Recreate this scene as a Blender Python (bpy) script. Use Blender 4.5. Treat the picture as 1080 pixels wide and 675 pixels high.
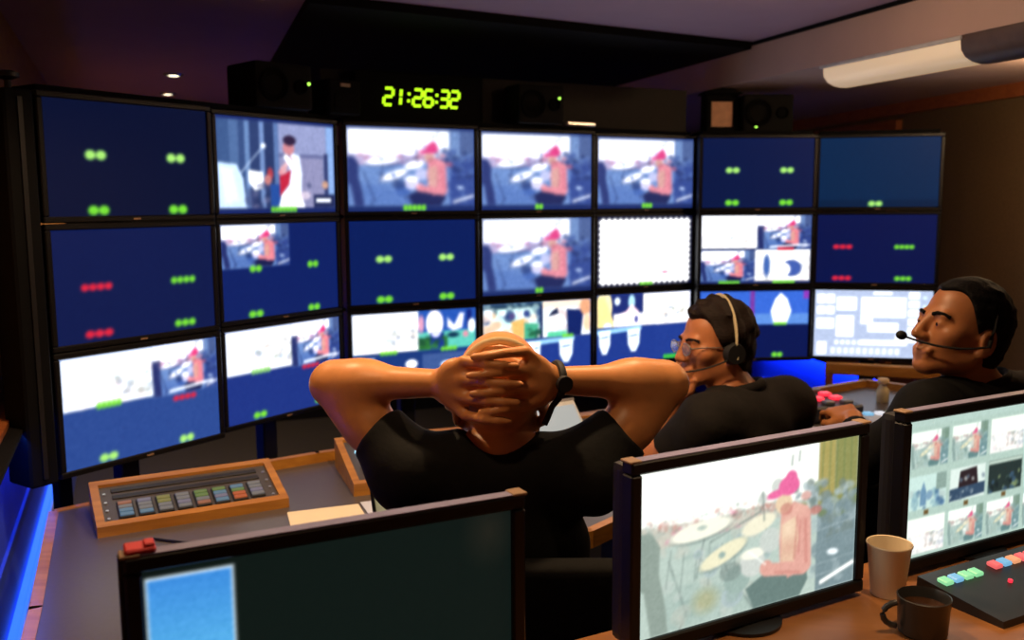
import bpy, bmesh, math, random
import numpy as np
from mathutils import Matrix, Vector

for o in list(bpy.data.objects): bpy.data.objects.remove(o)
scene = bpy.context.scene
COL = scene.collection
R = math.radians
random.seed(7)

# ------------------------------------------------------------------ camera
cam_d = bpy.data.cameras.new('camera'); cam_d.sensor_width = 36.0; cam_d.lens = 32.66
cam_d.clip_start = 0.05
cam_d.dof.use_dof = True; cam_d.dof.focus_distance = 1.75; cam_d.dof.aperture_fstop = 4.0
cam = bpy.data.objects.new('camera', cam_d); COL.objects.link(cam)
cam.matrix_world = Matrix.Translation((0, 0, 1.55)) @ Matrix.Rotation(R(90 - 7.2846), 4, 'X') @ Matrix.Rotation(R(-0.322), 4, 'Z')
scene.camera = cam

# ------------------------------------------------------------------ world and exposure
w = bpy.data.worlds.new('world'); scene.world = w; w.use_nodes = True
w.node_tree.nodes['Background'].inputs[0].default_value = (0.02, 0.02, 0.03, 1)
w.node_tree.nodes['Background'].inputs[1].default_value = 0.3
scene.view_settings.view_transform = 'Standard'
scene.view_settings.look = 'None'
scene.view_settings.exposure = 0.0
scene.view_settings.gamma = 1.0
scene.view_settings.use_curve_mapping = False

# light levels of the lamps of the room (used in the lamp builders below)
WARM = (1.0, 0.66, 0.36)
P_DOWN = 26.0          # recessed ceiling downlights
P_BLUE = 12.0           # blue cove strips along the walls

# ------------------------------------------------------------------ materials
def srgb(c):
    return tuple((x / 12.92 if x <= 0.04045 else ((x + 0.055) / 1.055) ** 2.4) for x in c)
def hexc(r, g, b): return srgb((r / 255, g / 255, b / 255))

def mat(name, col, rough=0.5, metal=0.0, var=0.12, scale=30.0, bump=0.0, spec=0.5, stretch=None, sss=0.0, coat=0.0):
    m = bpy.data.materials.new(name); m.use_nodes = True
    nt = m.node_tree; b = nt.nodes['Principled BSDF']
    b.inputs['Roughness'].default_value = rough; b.inputs['Metallic'].default_value = metal
    b.inputs['Specular IOR Level'].default_value = spec
    if coat: b.inputs['Coat Weight'].default_value = coat
    if sss:
        b.inputs['Subsurface Weight'].default_value = sss
        b.inputs['Subsurface Radius'].default_value = (0.012, 0.004, 0.002)
    tc = nt.nodes.new('ShaderNodeTexCoord'); mp = nt.nodes.new('ShaderNodeMapping')
    mp.inputs['Scale'].default_value = stretch or (1, 1, 1)
    n = nt.nodes.new('ShaderNodeTexNoise'); n.inputs['Scale'].default_value = scale; n.inputs['Detail'].default_value = 4
    nt.links.new(tc.outputs['Object'], mp.inputs[0]); nt.links.new(mp.outputs[0], n.inputs['Vector'])
    r = nt.nodes.new('ShaderNodeValToRGB')
    r.color_ramp.elements[0].position = 0.3; r.color_ramp.elements[1].position = 0.7
    r.color_ramp.elements[0].color = tuple(x * (1 - var) for x in col) + (1,)
    r.color_ramp.elements[1].color = tuple(min(1, x * (1 + var)) for x in col) + (1,)
    nt.links.new(n.outputs['Fac'], r.inputs[0]); nt.links.new(r.outputs[0], b.inputs['Base Color'])
    if bump:
        bp = nt.nodes.new('ShaderNodeBump'); bp.inputs['Strength'].default_value = bump; bp.inputs['Distance'].default_value = 0.004
        nt.links.new(n.outputs['Fac'], bp.inputs['Height']); nt.links.new(bp.outputs[0], b.inputs['Normal'])
    return m

def wood(name, c1, c2, rough=0.4, scale=3.0):
    m = bpy.data.materials.new(name); m.use_nodes = True
    nt = m.node_tree; b = nt.nodes['Principled BSDF']; b.inputs['Roughness'].default_value = rough
    tc = nt.nodes.new('ShaderNodeTexCoord'); mp = nt.nodes.new('ShaderNodeMapping'); mp.inputs['Scale'].default_value = (1, 6, 10)
    n = nt.nodes.new('ShaderNodeTexNoise'); n.inputs['Scale'].default_value = scale; n.inputs['Detail'].default_value = 6; n.inputs['Distortion'].default_value = 1.2
    r = nt.nodes.new('ShaderNodeValToRGB')
    r.color_ramp.elements[0].position = 0.3; r.color_ramp.elements[1].position = 0.72
    r.color_ramp.elements[0].color = c1 + (1,); r.color_ramp.elements[1].color = c2 + (1,)
    nt.links.new(tc.outputs['Object'], mp.inputs[0]); nt.links.new(mp.outputs[0], n.inputs['Vector'])
    nt.links.new(n.outputs['Fac'], r.inputs[0]); nt.links.new(r.outputs[0], b.inputs['Base Color'])
    return m

def emit(name, col, strength=1.0, rough=0.4):
    m = bpy.data.materials.new(name); m.use_nodes = True
    b = m.node_tree.nodes['Principled BSDF']
    b.inputs['Base Color'].default_value = tuple(x * 0.3 for x in col) + (1,); b.inputs['Roughness'].default_value = rough
    b.inputs['Emission Color'].default_value = col + (1,); b.inputs['Emission Strength'].default_value = strength
    return m

M = {}
M['bezel'] = mat('monitor_bezel_plastic', hexc(13, 12, 13), 0.45, var=0.08, spec=0.3)
M['shell'] = mat('monitor_shell_plastic', hexc(18, 18, 20), 0.55)
M['black'] = mat('black_metal', hexc(17, 17, 19), 0.45)
M['matte'] = mat('matte_black_paint', hexc(8, 8, 10), 0.85, spec=0.15)
M['speaker'] = mat('speaker_vinyl', hexc(13, 12, 11), 0.8, bump=0.2, scale=120, spec=0.2)
M['grille'] = mat('speaker_grille', hexc(10, 10, 10), 0.9, spec=0.1, bump=0.4, scale=400)
M['ceil'] = mat('ceiling_paint', hexc(172, 146, 168), 0.7, var=0.03, scale=6)
M['ceil_r'] = mat('soffit_laminate', hexc(190, 165, 155), 0.45, var=0.03, scale=6)
M['wall_r'] = mat('brown_wall_fabric', hexc(96, 76, 46), 0.85, var=0.2, scale=160, bump=0.2)
M['wall_w'] = wood('wall_wood_veneer', hexc(160, 108, 56), hexc(190, 136, 76), 0.5)
M['wall_b'] = mat('lower_wall_blue_glow', hexc(58, 84, 206), 0.45, var=0.03, scale=5)  # blue glow of the light strips put into the wall colour
M['wall_d'] = mat('dark_wall_panel', hexc(44, 40, 40), 0.7)
M['floor'] = mat('dark_vinyl_floor', hexc(34, 32, 34), 0.6, var=0.2, scale=60)
M['wood'] = wood('golden_beech_wood', hexc(158, 102, 34), hexc(198, 138, 54), 0.38)
M['wood_d'] = wood('reddish_beech_trim', hexc(128, 68, 34), hexc(158, 90, 46), 0.42)
M['desk'] = mat('grey_desk_laminate', hexc(86, 79, 76), 0.36, var=0.06, scale=80)
M['fgdesk'] = wood('front_desk_wood', hexc(128, 80, 42), hexc(160, 106, 58), 0.35)
M['panel'] = mat('grey_panel_metal', hexc(84, 80, 80), 0.45, metal=0.2, var=0.06)
M['paneld'] = mat('dark_panel_metal', hexc(40, 38, 40), 0.45, metal=0.2)
M['button'] = mat('grey_button_plastic', hexc(150, 146, 140), 0.45)
M['paper'] = mat('cream_paper', hexc(242, 226, 196), 0.8, var=0.02)
M['paperb'] = mat('cool_white_paper', hexc(206, 214, 236), 0.8, var=0.02)
M['papertan'] = mat('manila_paper', hexc(236, 206, 160), 0.8, var=0.02)
M['cup'] = mat('paper_cup_board', hexc(240, 222, 190), 0.6, var=0.02)
M['mug'] = mat('dark_mug_ceramic', hexc(46, 44, 42), 0.3)
M['cupin'] = mat('coffee', hexc(60, 36, 20), 0.2)
M['skin'] = mat('skin_tanned', hexc(204, 138, 84), 0.40, var=0.07, scale=35, bump=0.05, sss=0.08)
M['skin2'] = mat('skin_ruddy', hexc(192, 122, 78), 0.45, var=0.07, scale=35, bump=0.05, sss=0.08)
M['skin3'] = mat('skin_light_brown', hexc(186, 122, 76), 0.42, var=0.06, scale=35, bump=0.05, sss=0.08)
M['tee'] = mat('black_cotton', hexc(11, 11, 11), 0.85, var=0.25, scale=60, bump=0.3, spec=0.25)
M['shirt2'] = mat('dark_brown_black_cotton', hexc(22, 18, 15), 0.85, var=0.2, scale=60, bump=0.3, spec=0.25)
M['jeans'] = mat('dark_denim', hexc(30, 34, 48), 0.85, var=0.15, scale=120)
M['shoe'] = mat('black_shoe_leather', hexc(20, 18, 18), 0.45)
M['hair'] = mat('dark_brown_hair', hexc(30, 19, 14), 0.7, var=0.4, scale=90, bump=0.6, spec=0.2, stretch=(1, 1, 3))
M['hairb'] = mat('black_hair', hexc(10, 8, 8), 0.7, var=0.4, scale=140, bump=0.5, spec=0.15)
M['eye'] = mat('shaded_eye_white', hexc(150, 138, 130), 0.25, var=0.02)  # whites darkened to stand in for shade in the eye sockets
M['iris'] = mat('dark_iris', hexc(40, 26, 18), 0.2)
M['cream'] = mat('cream_plastic', hexc(214, 200, 160), 0.4, var=0.03)
M['silver'] = mat('brushed_silver', hexc(190, 188, 186), 0.3, metal=0.8, var=0.05)
M['grey'] = mat('mid_grey_plastic', hexc(120, 118, 122), 0.45)
M['lilac'] = mat('lilac_grey_plastic', hexc(128, 124, 158), 0.4)
M['lightgrey'] = mat('pale_grey_plastic', hexc(196, 200, 204), 0.4)
M['diff'] = mat('lamp_diffuser_acrylic', hexc(238, 232, 222), 0.28, var=0.02)
M['endcap'] = mat('tan_plastic', hexc(150, 120, 92), 0.4)
M['lampcap'] = mat('lamp_end_cap_brown', hexc(84, 64, 50), 0.45)
M['red'] = mat('red_tape', hexc(200, 40, 48), 0.5)
M['rubber'] = mat('black_rubber', hexc(20, 20, 20), 0.7)
M['pink'] = mat('pinkish_beige_panel', hexc(214, 160, 124), 0.6)
M['yellow'] = mat('yellowish_panel', hexc(190, 160, 70), 0.6)
M['diff_glow'] = emit('lamp_acrylic_added_glow', hexc(250, 208, 150), 0.38, 0.3)  # faint warm glow added to make the acrylic look brighter
M['diff_glow'].node_tree.nodes['Principled BSDF'].inputs['Base Color'].default_value = hexc(238, 232, 222) + (1,)
M['led_g'] = emit('green_led', (0.45, 1.0, 0.10), 1.6)
M['digit'] = emit('clock_digit_green', (0.52, 1.0, 0.01), 1.25)
M['led_b'] = emit('blue_strip_light', (0.03, 0.15, 1.0), 1.5)
M['led_bw'] = emit('pale_blue_lamp', (0.35, 0.75, 1.0), 2.0)
M['led_r'] = emit('red_key_light', (1.0, 0.03, 0.06), 1.3)
M['lens'] = emit('warm_lamp_lens', (1.0, 0.86, 0.58), 6.0)
for nm, c in dict(k_green=(0.32, 0.85, 0.42), k_blue=(0.22, 0.55, 0.85), k_red=(1.0, 0.16, 0.16), k_orange=(1.0, 0.42, 0.20), k_white=(0.8, 0.82, 0.9)).items():
    M[nm] = emit('key_light_' + nm[2:], c, 0.8)
for nm, c in dict(l_blue=(110, 150, 178), l_grey=(140, 140, 140), l_olive=(150, 150, 84), l_salmon=(178, 120, 92), l_green=(120, 150, 84), l_orange=(214, 110, 60), l_lilac=(140, 138, 160)).items():
    M[nm] = emit('strip_display_' + nm[2:], hexc(*c), 0.35)

def glass(name, col, rough=0.03, trans=0.9):
    m = bpy.data.materials.new(name); m.use_nodes = True
    b = m.node_tree.nodes['Principled BSDF']
    b.inputs['Base Color'].default_value = col + (1,); b.inputs['Roughness'].default_value = rough
    b.inputs['Transmission Weight'].default_value = trans; b.inputs['IOR'].default_value = 1.3
    return m
M['lensg'] = glass('spectacle_glass', (0.95, 0.97, 1.0))
M['acryl'] = glass('green_tinted_acrylic', hexc(196, 216, 206), 0.15, 0.35)

# the picture on a monitor: colours per vertex of a fine grid, given off as light
def screen_mat():
    m = bpy.data.materials.new('screen_picture'); m.use_nodes = True
    nt = m.node_tree; b = nt.nodes['Principled BSDF']
    a = nt.nodes.new('ShaderNodeAttribute'); a.attribute_name = 'picture'
    b.inputs['Base Color'].default_value = (0.006, 0.006, 0.007, 1); b.inputs['Roughness'].default_value = 0.5; b.inputs['Specular IOR Level'].default_value = 0.06
    nt.links.new(a.outputs['Color'], b.inputs['Emission Color']); b.inputs['Emission Strength'].default_value = 1.0
    return m
M['screen'] = screen_mat()

# ------------------------------------------------------------------ mesh helpers
def rot_to(d):
    return Vector(d).normalized().to_track_quat('Z', 'Y').to_matrix().to_4x4()

class MB:
    """collects shapes into one mesh"""
    def __init__(s): s.bm = bmesh.new()
    def box(s, c, size, rz=0.0, bev=0.0, mtx=None, seg=1):
        t = bmesh.new(); bmesh.ops.create_cube(t, size=1.0)
        bmesh.ops.scale(t, vec=size, verts=t.verts)
        if bev: bmesh.ops.bevel(t, geom=list(t.edges), offset=bev, segments=seg, profile=0.7, affect='EDGES')
        m = Matrix.Translation(c) @ (mtx if mtx is not None else Matrix.Rotation(rz, 4, 'Z'))
        t.transform(m); s._merge(t); return s
    def _merge(s, t):
        me = bpy.data.meshes.new('tmp'); t.to_mesh(me); t.free(); s.bm.from_mesh(me); bpy.data.meshes.remove(me)
    def cyl(s, a, b, r, r2=None, seg=20):
        a = Vector(a); b = Vector(b); d = b - a
        t = bmesh.new(); bmesh.ops.create_cone(t, cap_ends=True, segments=seg, radius1=r, radius2=r if r2 is None else r2, depth=d.length)
        t.transform(Matrix.Translation((a + b) / 2) @ rot_to(d)); s._merge(t); return s
    def sph(s, c, r, seg=14, scale=(1, 1, 1)):
        t = bmesh.new(); bmesh.ops.create_uvsphere(t, u_segments=seg, v_segments=max(6, seg // 2 + 2), radius=r)
        t.transform(Matrix.Translation(c) @ Matrix.Diagonal(scale + (1,))); s._merge(t); return s
    def tube(s, pts, r, seg=8, closed=False, flat=1.0):
        pts = [Vector(p) for p in pts]; n = len(pts); rings = []
        up = Vector((0, 0, 1))
        for i, p in enumerate(pts):
            if closed: d = pts[(i + 1) % n] - pts[i - 1]
            else: d = pts[min(i + 1, n - 1)] - pts[max(i - 1, 0)]
            d.normalize()
            u = up.cross(d)
            if u.length < 1e-3: u = Vector((1, 0, 0)).cross(d)
            u.normalize(); v = d.cross(u)
            rings.append([s.bm.verts.new(p + u * (r * math.cos(2 * math.pi * k / seg)) + v * (r * flat * math.sin(2 * math.pi * k / seg))) for k in range(seg)])
        for i in range(n if closed else n - 1):
            A = rings[i]; B = rings[(i + 1) % n]
            for k in range(seg): s.bm.faces.new((A[k], A[(k + 1) % seg], B[(k + 1) % seg], B[k]))
        if not closed:
            s.bm.faces.new(rings[0][::-1]); s.bm.faces.new(rings[-1])
        return s
    def lathe(s, prof, c=(0, 0, 0), seg=28):
        rings = []
        for (r, z) in prof:
            rings.append([s.bm.verts.new((c[0] + r * math.cos(2 * math.pi * k / seg), c[1] + r * math.sin(2 * math.pi * k / seg), c[2] + z)) for k in range(seg)])
        for A, B in zip(rings, rings[1:]):
            for k in range(seg): s.bm.faces.new((A[k], A[(k + 1) % seg], B[(k + 1) % seg], B[k]))
        s.bm.faces.new(rings[0][::-1]); s.bm.faces.new(rings[-1]); return s
    def prism(s, poly, z0, z1):
        a = [s.bm.verts.new((p[0], p[1], z0)) for p in poly]; b = [s.bm.verts.new((p[0], p[1], z1)) for p in poly]
        n = len(poly)
        s.bm.faces.new(a[::-1]); s.bm.faces.new(b)
        for i in range(n): s.bm.faces.new((a[i], a[(i + 1) % n], b[(i + 1) % n], b[i]))
        return s
    def hexa(s, b4, t4):
        v = [s.bm.verts.new(p) for p in list(b4) + list(t4)]
        for f in ((3, 2, 1, 0), (4, 5, 6, 7), (0, 1, 5, 4), (1, 2, 6, 5), (2, 3, 7, 6), (3, 0, 4, 7)): s.bm.faces.new([v[i] for i in f])
        return s
    def build(s, name, m, parent=None, smooth=False, loc=None):
        bmesh.ops.recalc_face_normals(s.bm, faces=s.bm.faces)
        me = bpy.data.meshes.new(name); s.bm.to_mesh(me); s.bm.free()
        me.materials.append(M[m] if isinstance(m, str) else m)
        o = bpy.data.objects.new(name, me); COL.objects.link(o)
        if smooth:
            me.polygons.foreach_set('use_smooth', [True] * len(me.polygons))
            try: me.set_sharp_from_angle(angle=R(45))
            except Exception: pass
        if parent is not None: o.parent = parent
        if loc is not None: o.location = loc
        return o

def tag(o, label, cat, group=None):
    o['label'] = label; o['category'] = cat
    if group: o['group'] = group
    return o
def thing(name, label, cat, loc=(0, 0, 0), rz=0.0, group=None):
    o = bpy.data.objects.new(name, None); COL.objects.link(o); o.empty_display_size = 0.05
    o.location = loc; o.rotation_euler = (0, 0, rz)
    return tag(o, label, cat, group)
def struct(o):
    o['kind'] = 'structure'; return o

# ------------------------------------------------------------------ room shell
# the room runs along an axis turned 20 degrees to the left of the camera
def isect(p, d, q, e):
    det = d[0] * (-e[1]) + e[0] * d[1]
    t = ((q[0] - p[0]) * (-e[1]) + e[0] * (q[1] - p[1])) / det
    return (p[0] + d[0] * t, p[1] + d[1] * t)
AX = (-math.sin(R(20)), math.cos(R(20))); AR = (math.cos(R(20)), math.sin(R(20)))
LP, LD = (-1.328, 2.290), (-0.383, 0.924)
RP, RD = (2.206, 4.088), (-0.198, 0.980)
BP = (AX[0] * 6.7, AX[1] * 6.7); FP = (-AX[0] * 1.6, -AX[1] * 1.6)
BL_, BR_ = isect(LP, LD, BP, AR), isect(RP, RD, BP, AR)
FL_, FR_ = isect(LP, LD, FP, AR), isect(RP, RD, FP, AR)
HC = 2.2
def wall(name, a, b, z0, z1, t, m, inner=0.0):
    """upright slab from a to b, thickness t to the left of a->b, starting at offset inner"""
    d = Vector((b[0] - a[0], b[1] - a[1], 0)).normalized(); n = Vector((-d.y, d.x, 0))
    A = Vector((a[0], a[1], 0)); B = Vector((b[0], b[1], 0))
    pts = [A + n * inner, B + n * inner, B + n * (inner + t), A + n * (inner + t)]
    return MB().prism([(p.x, p.y) for p in pts], z0, z1).build(name, m)

struct(MB().prism([FL_, FR_, BR_, BL_], -0.1, 0).build('floor', 'floor'))
wl = struct(wall('wall_left', FL_, BL_, 0.0, HC, 0.1, 'wall_w'))
struct(wall('wall_back', BL_, BR_, 0.0, HC, 0.1, 'ceil'))
wr = struct(wall('wall_right', BR_, FR_, 0.0, HC, 0.1, 'wall_r'))
struct(wall('wall_front', FR_, FL_, 0.0, HC, 0.1, 'wall_d'))
struct(wall('wall_back_lower', BL_, BR_, 0.0, 1.95, 0.03, 'matte', -0.03))
struct(MB().prism([FL_, FR_, BR_, BL_], HC, HC + 0.08).build('ceiling', 'ceil'))
# low soffit along the right wall with an upright face towards the room
KP, KD = (0.874, 4.366), (0.327, -0.945)
kb, kf = isect(KP, KD, BP, AR), isect(KP, KD, FP, AR)
struct(MB().prism([kf, FR_, BR_, kb], 2.045, HC).build('ceiling_soffit', 'ceil_r'))
# dark line where the upright face meets the ceiling
struct(wall('trim_1', kb, kf, HC - 0.014, HC, 0.012, 'matte', -0.012))
# black ceiling panel over the monitor wall
q1, q2 = (-0.889, 3.77), (-1.17, 4.587); qd = (q2[0] - q1[0], q2[1] - q1[1])
f1, f2 = (0.42, 3.62), (0.80, 3.84)
fd = (f2[0] - f1[0], f2[1] - f1[1])
pA = isect(q1, qd, f1, fd); pB = isect(KP, KD, f1, fd); pC = isect(KP, KD, BP, AR); pD = isect(q1, qd, BP, AR)
inset = 0.02
struct(MB().prism([pA, (pB[0] - 0.014, pB[1]), (pC[0] - 0.014, pC[1]), pD], HC - 0.03, HC).build('ceiling_panel', 'matte'))

# wood trim under the soffit along the right wall
struct(wall('trim_2', BR_, FR_, 1.985, 2.045, 0.03, 'wood_d', -0.03))
# rail on the lower right wall, blue light cove below
struct(wall('trim_3', BR_, FR_, 0.60, 0.655, 0.08, 'wood_d', -0.08))
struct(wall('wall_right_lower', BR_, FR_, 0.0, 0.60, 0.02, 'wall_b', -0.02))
# left wall: wood above, lower panel coloured with the strips' blue glow, with ledge and light groove
struct(wall('trim_4', FL_, BL_, 0.985, 1.0, 0.05, 'wood_d', -0.05))
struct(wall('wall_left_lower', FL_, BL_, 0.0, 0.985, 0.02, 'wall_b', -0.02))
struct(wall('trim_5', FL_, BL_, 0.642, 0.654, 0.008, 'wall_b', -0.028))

def strip(name, a, b, z0, z1, off, label, top, power):
    d = Vector((b[0] - a[0], b[1] - a[1], 0)); L = d.length; d.normalize(); n = Vector((-d.y, d.x, 0))
    A = Vector((a[0], a[1], 0)); B = Vector((b[0], b[1], 0))
    t = thing(name, label, 'light strip', ((A + B) / 2 - n * off) + Vector((0, 0, z0)), math.atan2(d.y, d.x))
    MB().box((0, 0, -0.012), (L, 0.03, 0.024), bev=0.003).build('channel', 'lightgrey', t)
    MB().box((0, 0, (z1 - z0) / 2), (L, 0.022, z1 - z0), bev=0.004).build('diffuser', 'led_b', t)
    l = bpy.data.lights.new('strip_light', 'AREA'); l.shape = 'RECTANGLE'; l.size = L; l.size_y = 0.03
    l.color = (0.025, 0.13, 1.0); l.energy = power
    lo = bpy.data.objects.new('strip_light', l); COL.objects.link(lo); lo.parent = t
    # second run of the same lamp tucked under the ledge, washing the wall below it
    lo.location = (0, -0.046, top - z0 - 0.014)
    lo.rotation_euler = (R(38), 0, 0)
    MB().box((0, -0.03, top - z0 - 0.005), (L, 0.04, 0.010)).build('ledge_channel', 'matte', t)
    return t
la = (LP[0] - LD[0] * 0.9, LP[1] - LD[1] * 0.9); lb = (LP[0] + LD[0] * 3.6, LP[1] + LD[1] * 3.6)
strip('blue_light_strip', la, lb, 0.44, 0.475, 0.035, 'long glowing blue light strip low on the left wall', 0.985, P_BLUE)
ra = (RP[0] + RD[0] * 2.3, RP[1] + RD[1] * 2.3); rb = (RP[0] - RD[0] * 0.3, RP[1] - RD[1] * 0.3)
strip('blue_light_strip', ra, rb, 0.30, 0.33, 0.035, 'glowing blue light strip low on the right wall under the far monitors', 0.60, P_BLUE)
# ------------------------------------------------------------------ pictures on the screens
class Pic:
    def __init__(s, nx, ny, bg):
        s.nx, s.ny = nx, ny
        u = np.linspace(0, 1, nx + 1); v = np.linspace(0, 1, ny + 1)
        s.U, s.V = np.meshgrid(u, v); s.img = np.empty((ny + 1, nx + 1, 3)); s.img[:] = np.array(bg) / 255.0
        s.full()
    def full(s): s.frame(0, 0, 1, 1)
    def frame(s, u0, v0, u1, v1):
        s.x = (s.U - u0) / (u1 - u0); s.y = (s.V - v0) / (v1 - v0)
        s.ex = 0.8 / s.nx / (u1 - u0); s.ey = 0.8 / s.ny / (v1 - v0)
        s.m = s._st(np.minimum(np.minimum(s.x, 1 - s.x) / s.ex, np.minimum(s.y, 1 - s.y) / s.ey)) if (u0, v0, u1, v1) != (0, 0, 1, 1) else np.ones_like(s.U)
    def _st(s, d): return np.clip(d * 0.5 + 0.5, 0, 1)
    def put(s, a, c):
        a = (a * s.m)[..., None]; s.img = s.img * (1 - a) + a * np.array(c) / 255.0; return s
    def rect(s, x0, y0, x1, y1, c, al=1.0):
        d = np.minimum(np.minimum(s.x - x0, x1 - s.x) / s.ex, np.minimum(s.y - y0, y1 - s.y) / s.ey)
        return s.put(s._st(d) * al, c)
    def ell(s, cx, cy, rx, ry, c, rot=0.0, al=1.0, soft=1.0):
        a = R(rot); X = (s.x - cx) * 1.65; Y = s.y - cy
        X, Y = (X * math.cos(a) + Y * math.sin(a)) / 1.65, -X * math.sin(a) + Y * math.cos(a)
        k = np.sqrt((X / rx) ** 2 + (Y / ry) ** 2)
        return s.put(s._st((1 - k) * min(rx / s.ex, ry / s.ey) / soft) * al, c)
    def poly(s, pts, c, al=1.0, soft=1.0):
        n = len(pts); ins = np.zeros(s.U.shape, bool); dist = np.full(s.U.shape, 9.0)
        for i in range(n):
            x0, y0 = pts[i]; x1, y1 = pts[(i + 1) % n]
            cond = ((y0 > s.y) != (y1 > s.y))
            xi = (x1 - x0) * (s.y - y0) / ((y1 - y0) if y1 != y0 else 1e-9) + x0
            ins ^= cond & (s.x < xi)
            dx, dy = (x1 - x0) / s.ex, (y1 - y0) / s.ey
            px, py = (s.x - x0) / s.ex, (s.y - y0) / s.ey
            t = np.clip((px * dx + py * dy) / (dx * dx + dy * dy + 1e-9), 0, 1)
            dist = np.minimum(dist, np.hypot(px - t * dx, py - t * dy))
        d = np.where(ins, dist, -dist)
        return s.put(s._st(d / soft) * al, c)
    def line(s, x0, y0, x1, y1, w, c, al=1.0):
        dx, dy = (x1 - x0) * 1.65, y1 - y0; px, py = (s.x - x0) * 1.65, s.y - y0
        t = np.clip((px * dx + py * dy) / (dx * dx + dy * dy + 1e-9), 0, 1)
        d = (w / 2 - np.hypot(px - t * dx, py - t * dy)) / s.ey
        return s.put(s._st(d) * al, c)
    def blobs(s, x0, y0, x1, y1, n, r0, r1, cols, seed, al=0.8):
        g = random.Random(seed)
        for i in range(n):
            r = g.uniform(r0, r1)
            s.ell(g.uniform(x0, x1), g.uniform(y0, y1), r * g.uniform(0.5, 1.1), r * g.uniform(0.8, 1.5), g.choice(cols), g.uniform(-40, 40), al, 1.4)
        return s
    def label(s, cx, cy, n, h, c, pitch=None):
        """a line of n blurred glyphs"""
        pitch = pitch or h * 0.62
        for i in range(n):
            X = cx + (i - (n - 1) / 2) * pitch
            s.ell(X, cy, pitch * 0.50, h * 0.5, c)
            s.ell(X, cy, pitch * 0.16, h * 0.12, tuple(int(k * 0.75) for k in c), al=0.7)
        return s

GRN = (128, 240, 60); GRN2 = (178, 250, 120); RED = (245, 40, 70); NAVY = (7, 22, 72)
def soften(img, n):
    for i in range(n):
        for ax in (0, 1):
            q = np.concatenate([img.take([0], ax), img, img.take([-1], ax)], ax); L = img.shape[ax]
            img = 0.25 * q.take(range(0, L), ax) + 0.5 * q.take(range(1, L + 1), ax) + 0.25 * q.take(range(2, L + 2), ax)
    return img
def grain(img, amp, seed):
    g = np.random.RandomState(seed); n = soften(g.normal(size=img.shape[:2] + (1,)), 1) * 2.0
    l = img.mean(2, keepdims=True); return np.clip(img + n * amp * np.clip(l * 1.2, 0.05, 1) * np.clip((1.02 - l) * 3, 0.1, 1), 0, 1)
def boost(img, gain=1.0, glow=0.9):
    lin = np.where(img <= 0.04045, img / 12.92, ((img + 0.055) / 1.055) ** 2.4)
    l = lin.mean(2, keepdims=True)
    return lin * gain * (1 + glow * l ** 2)

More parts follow.
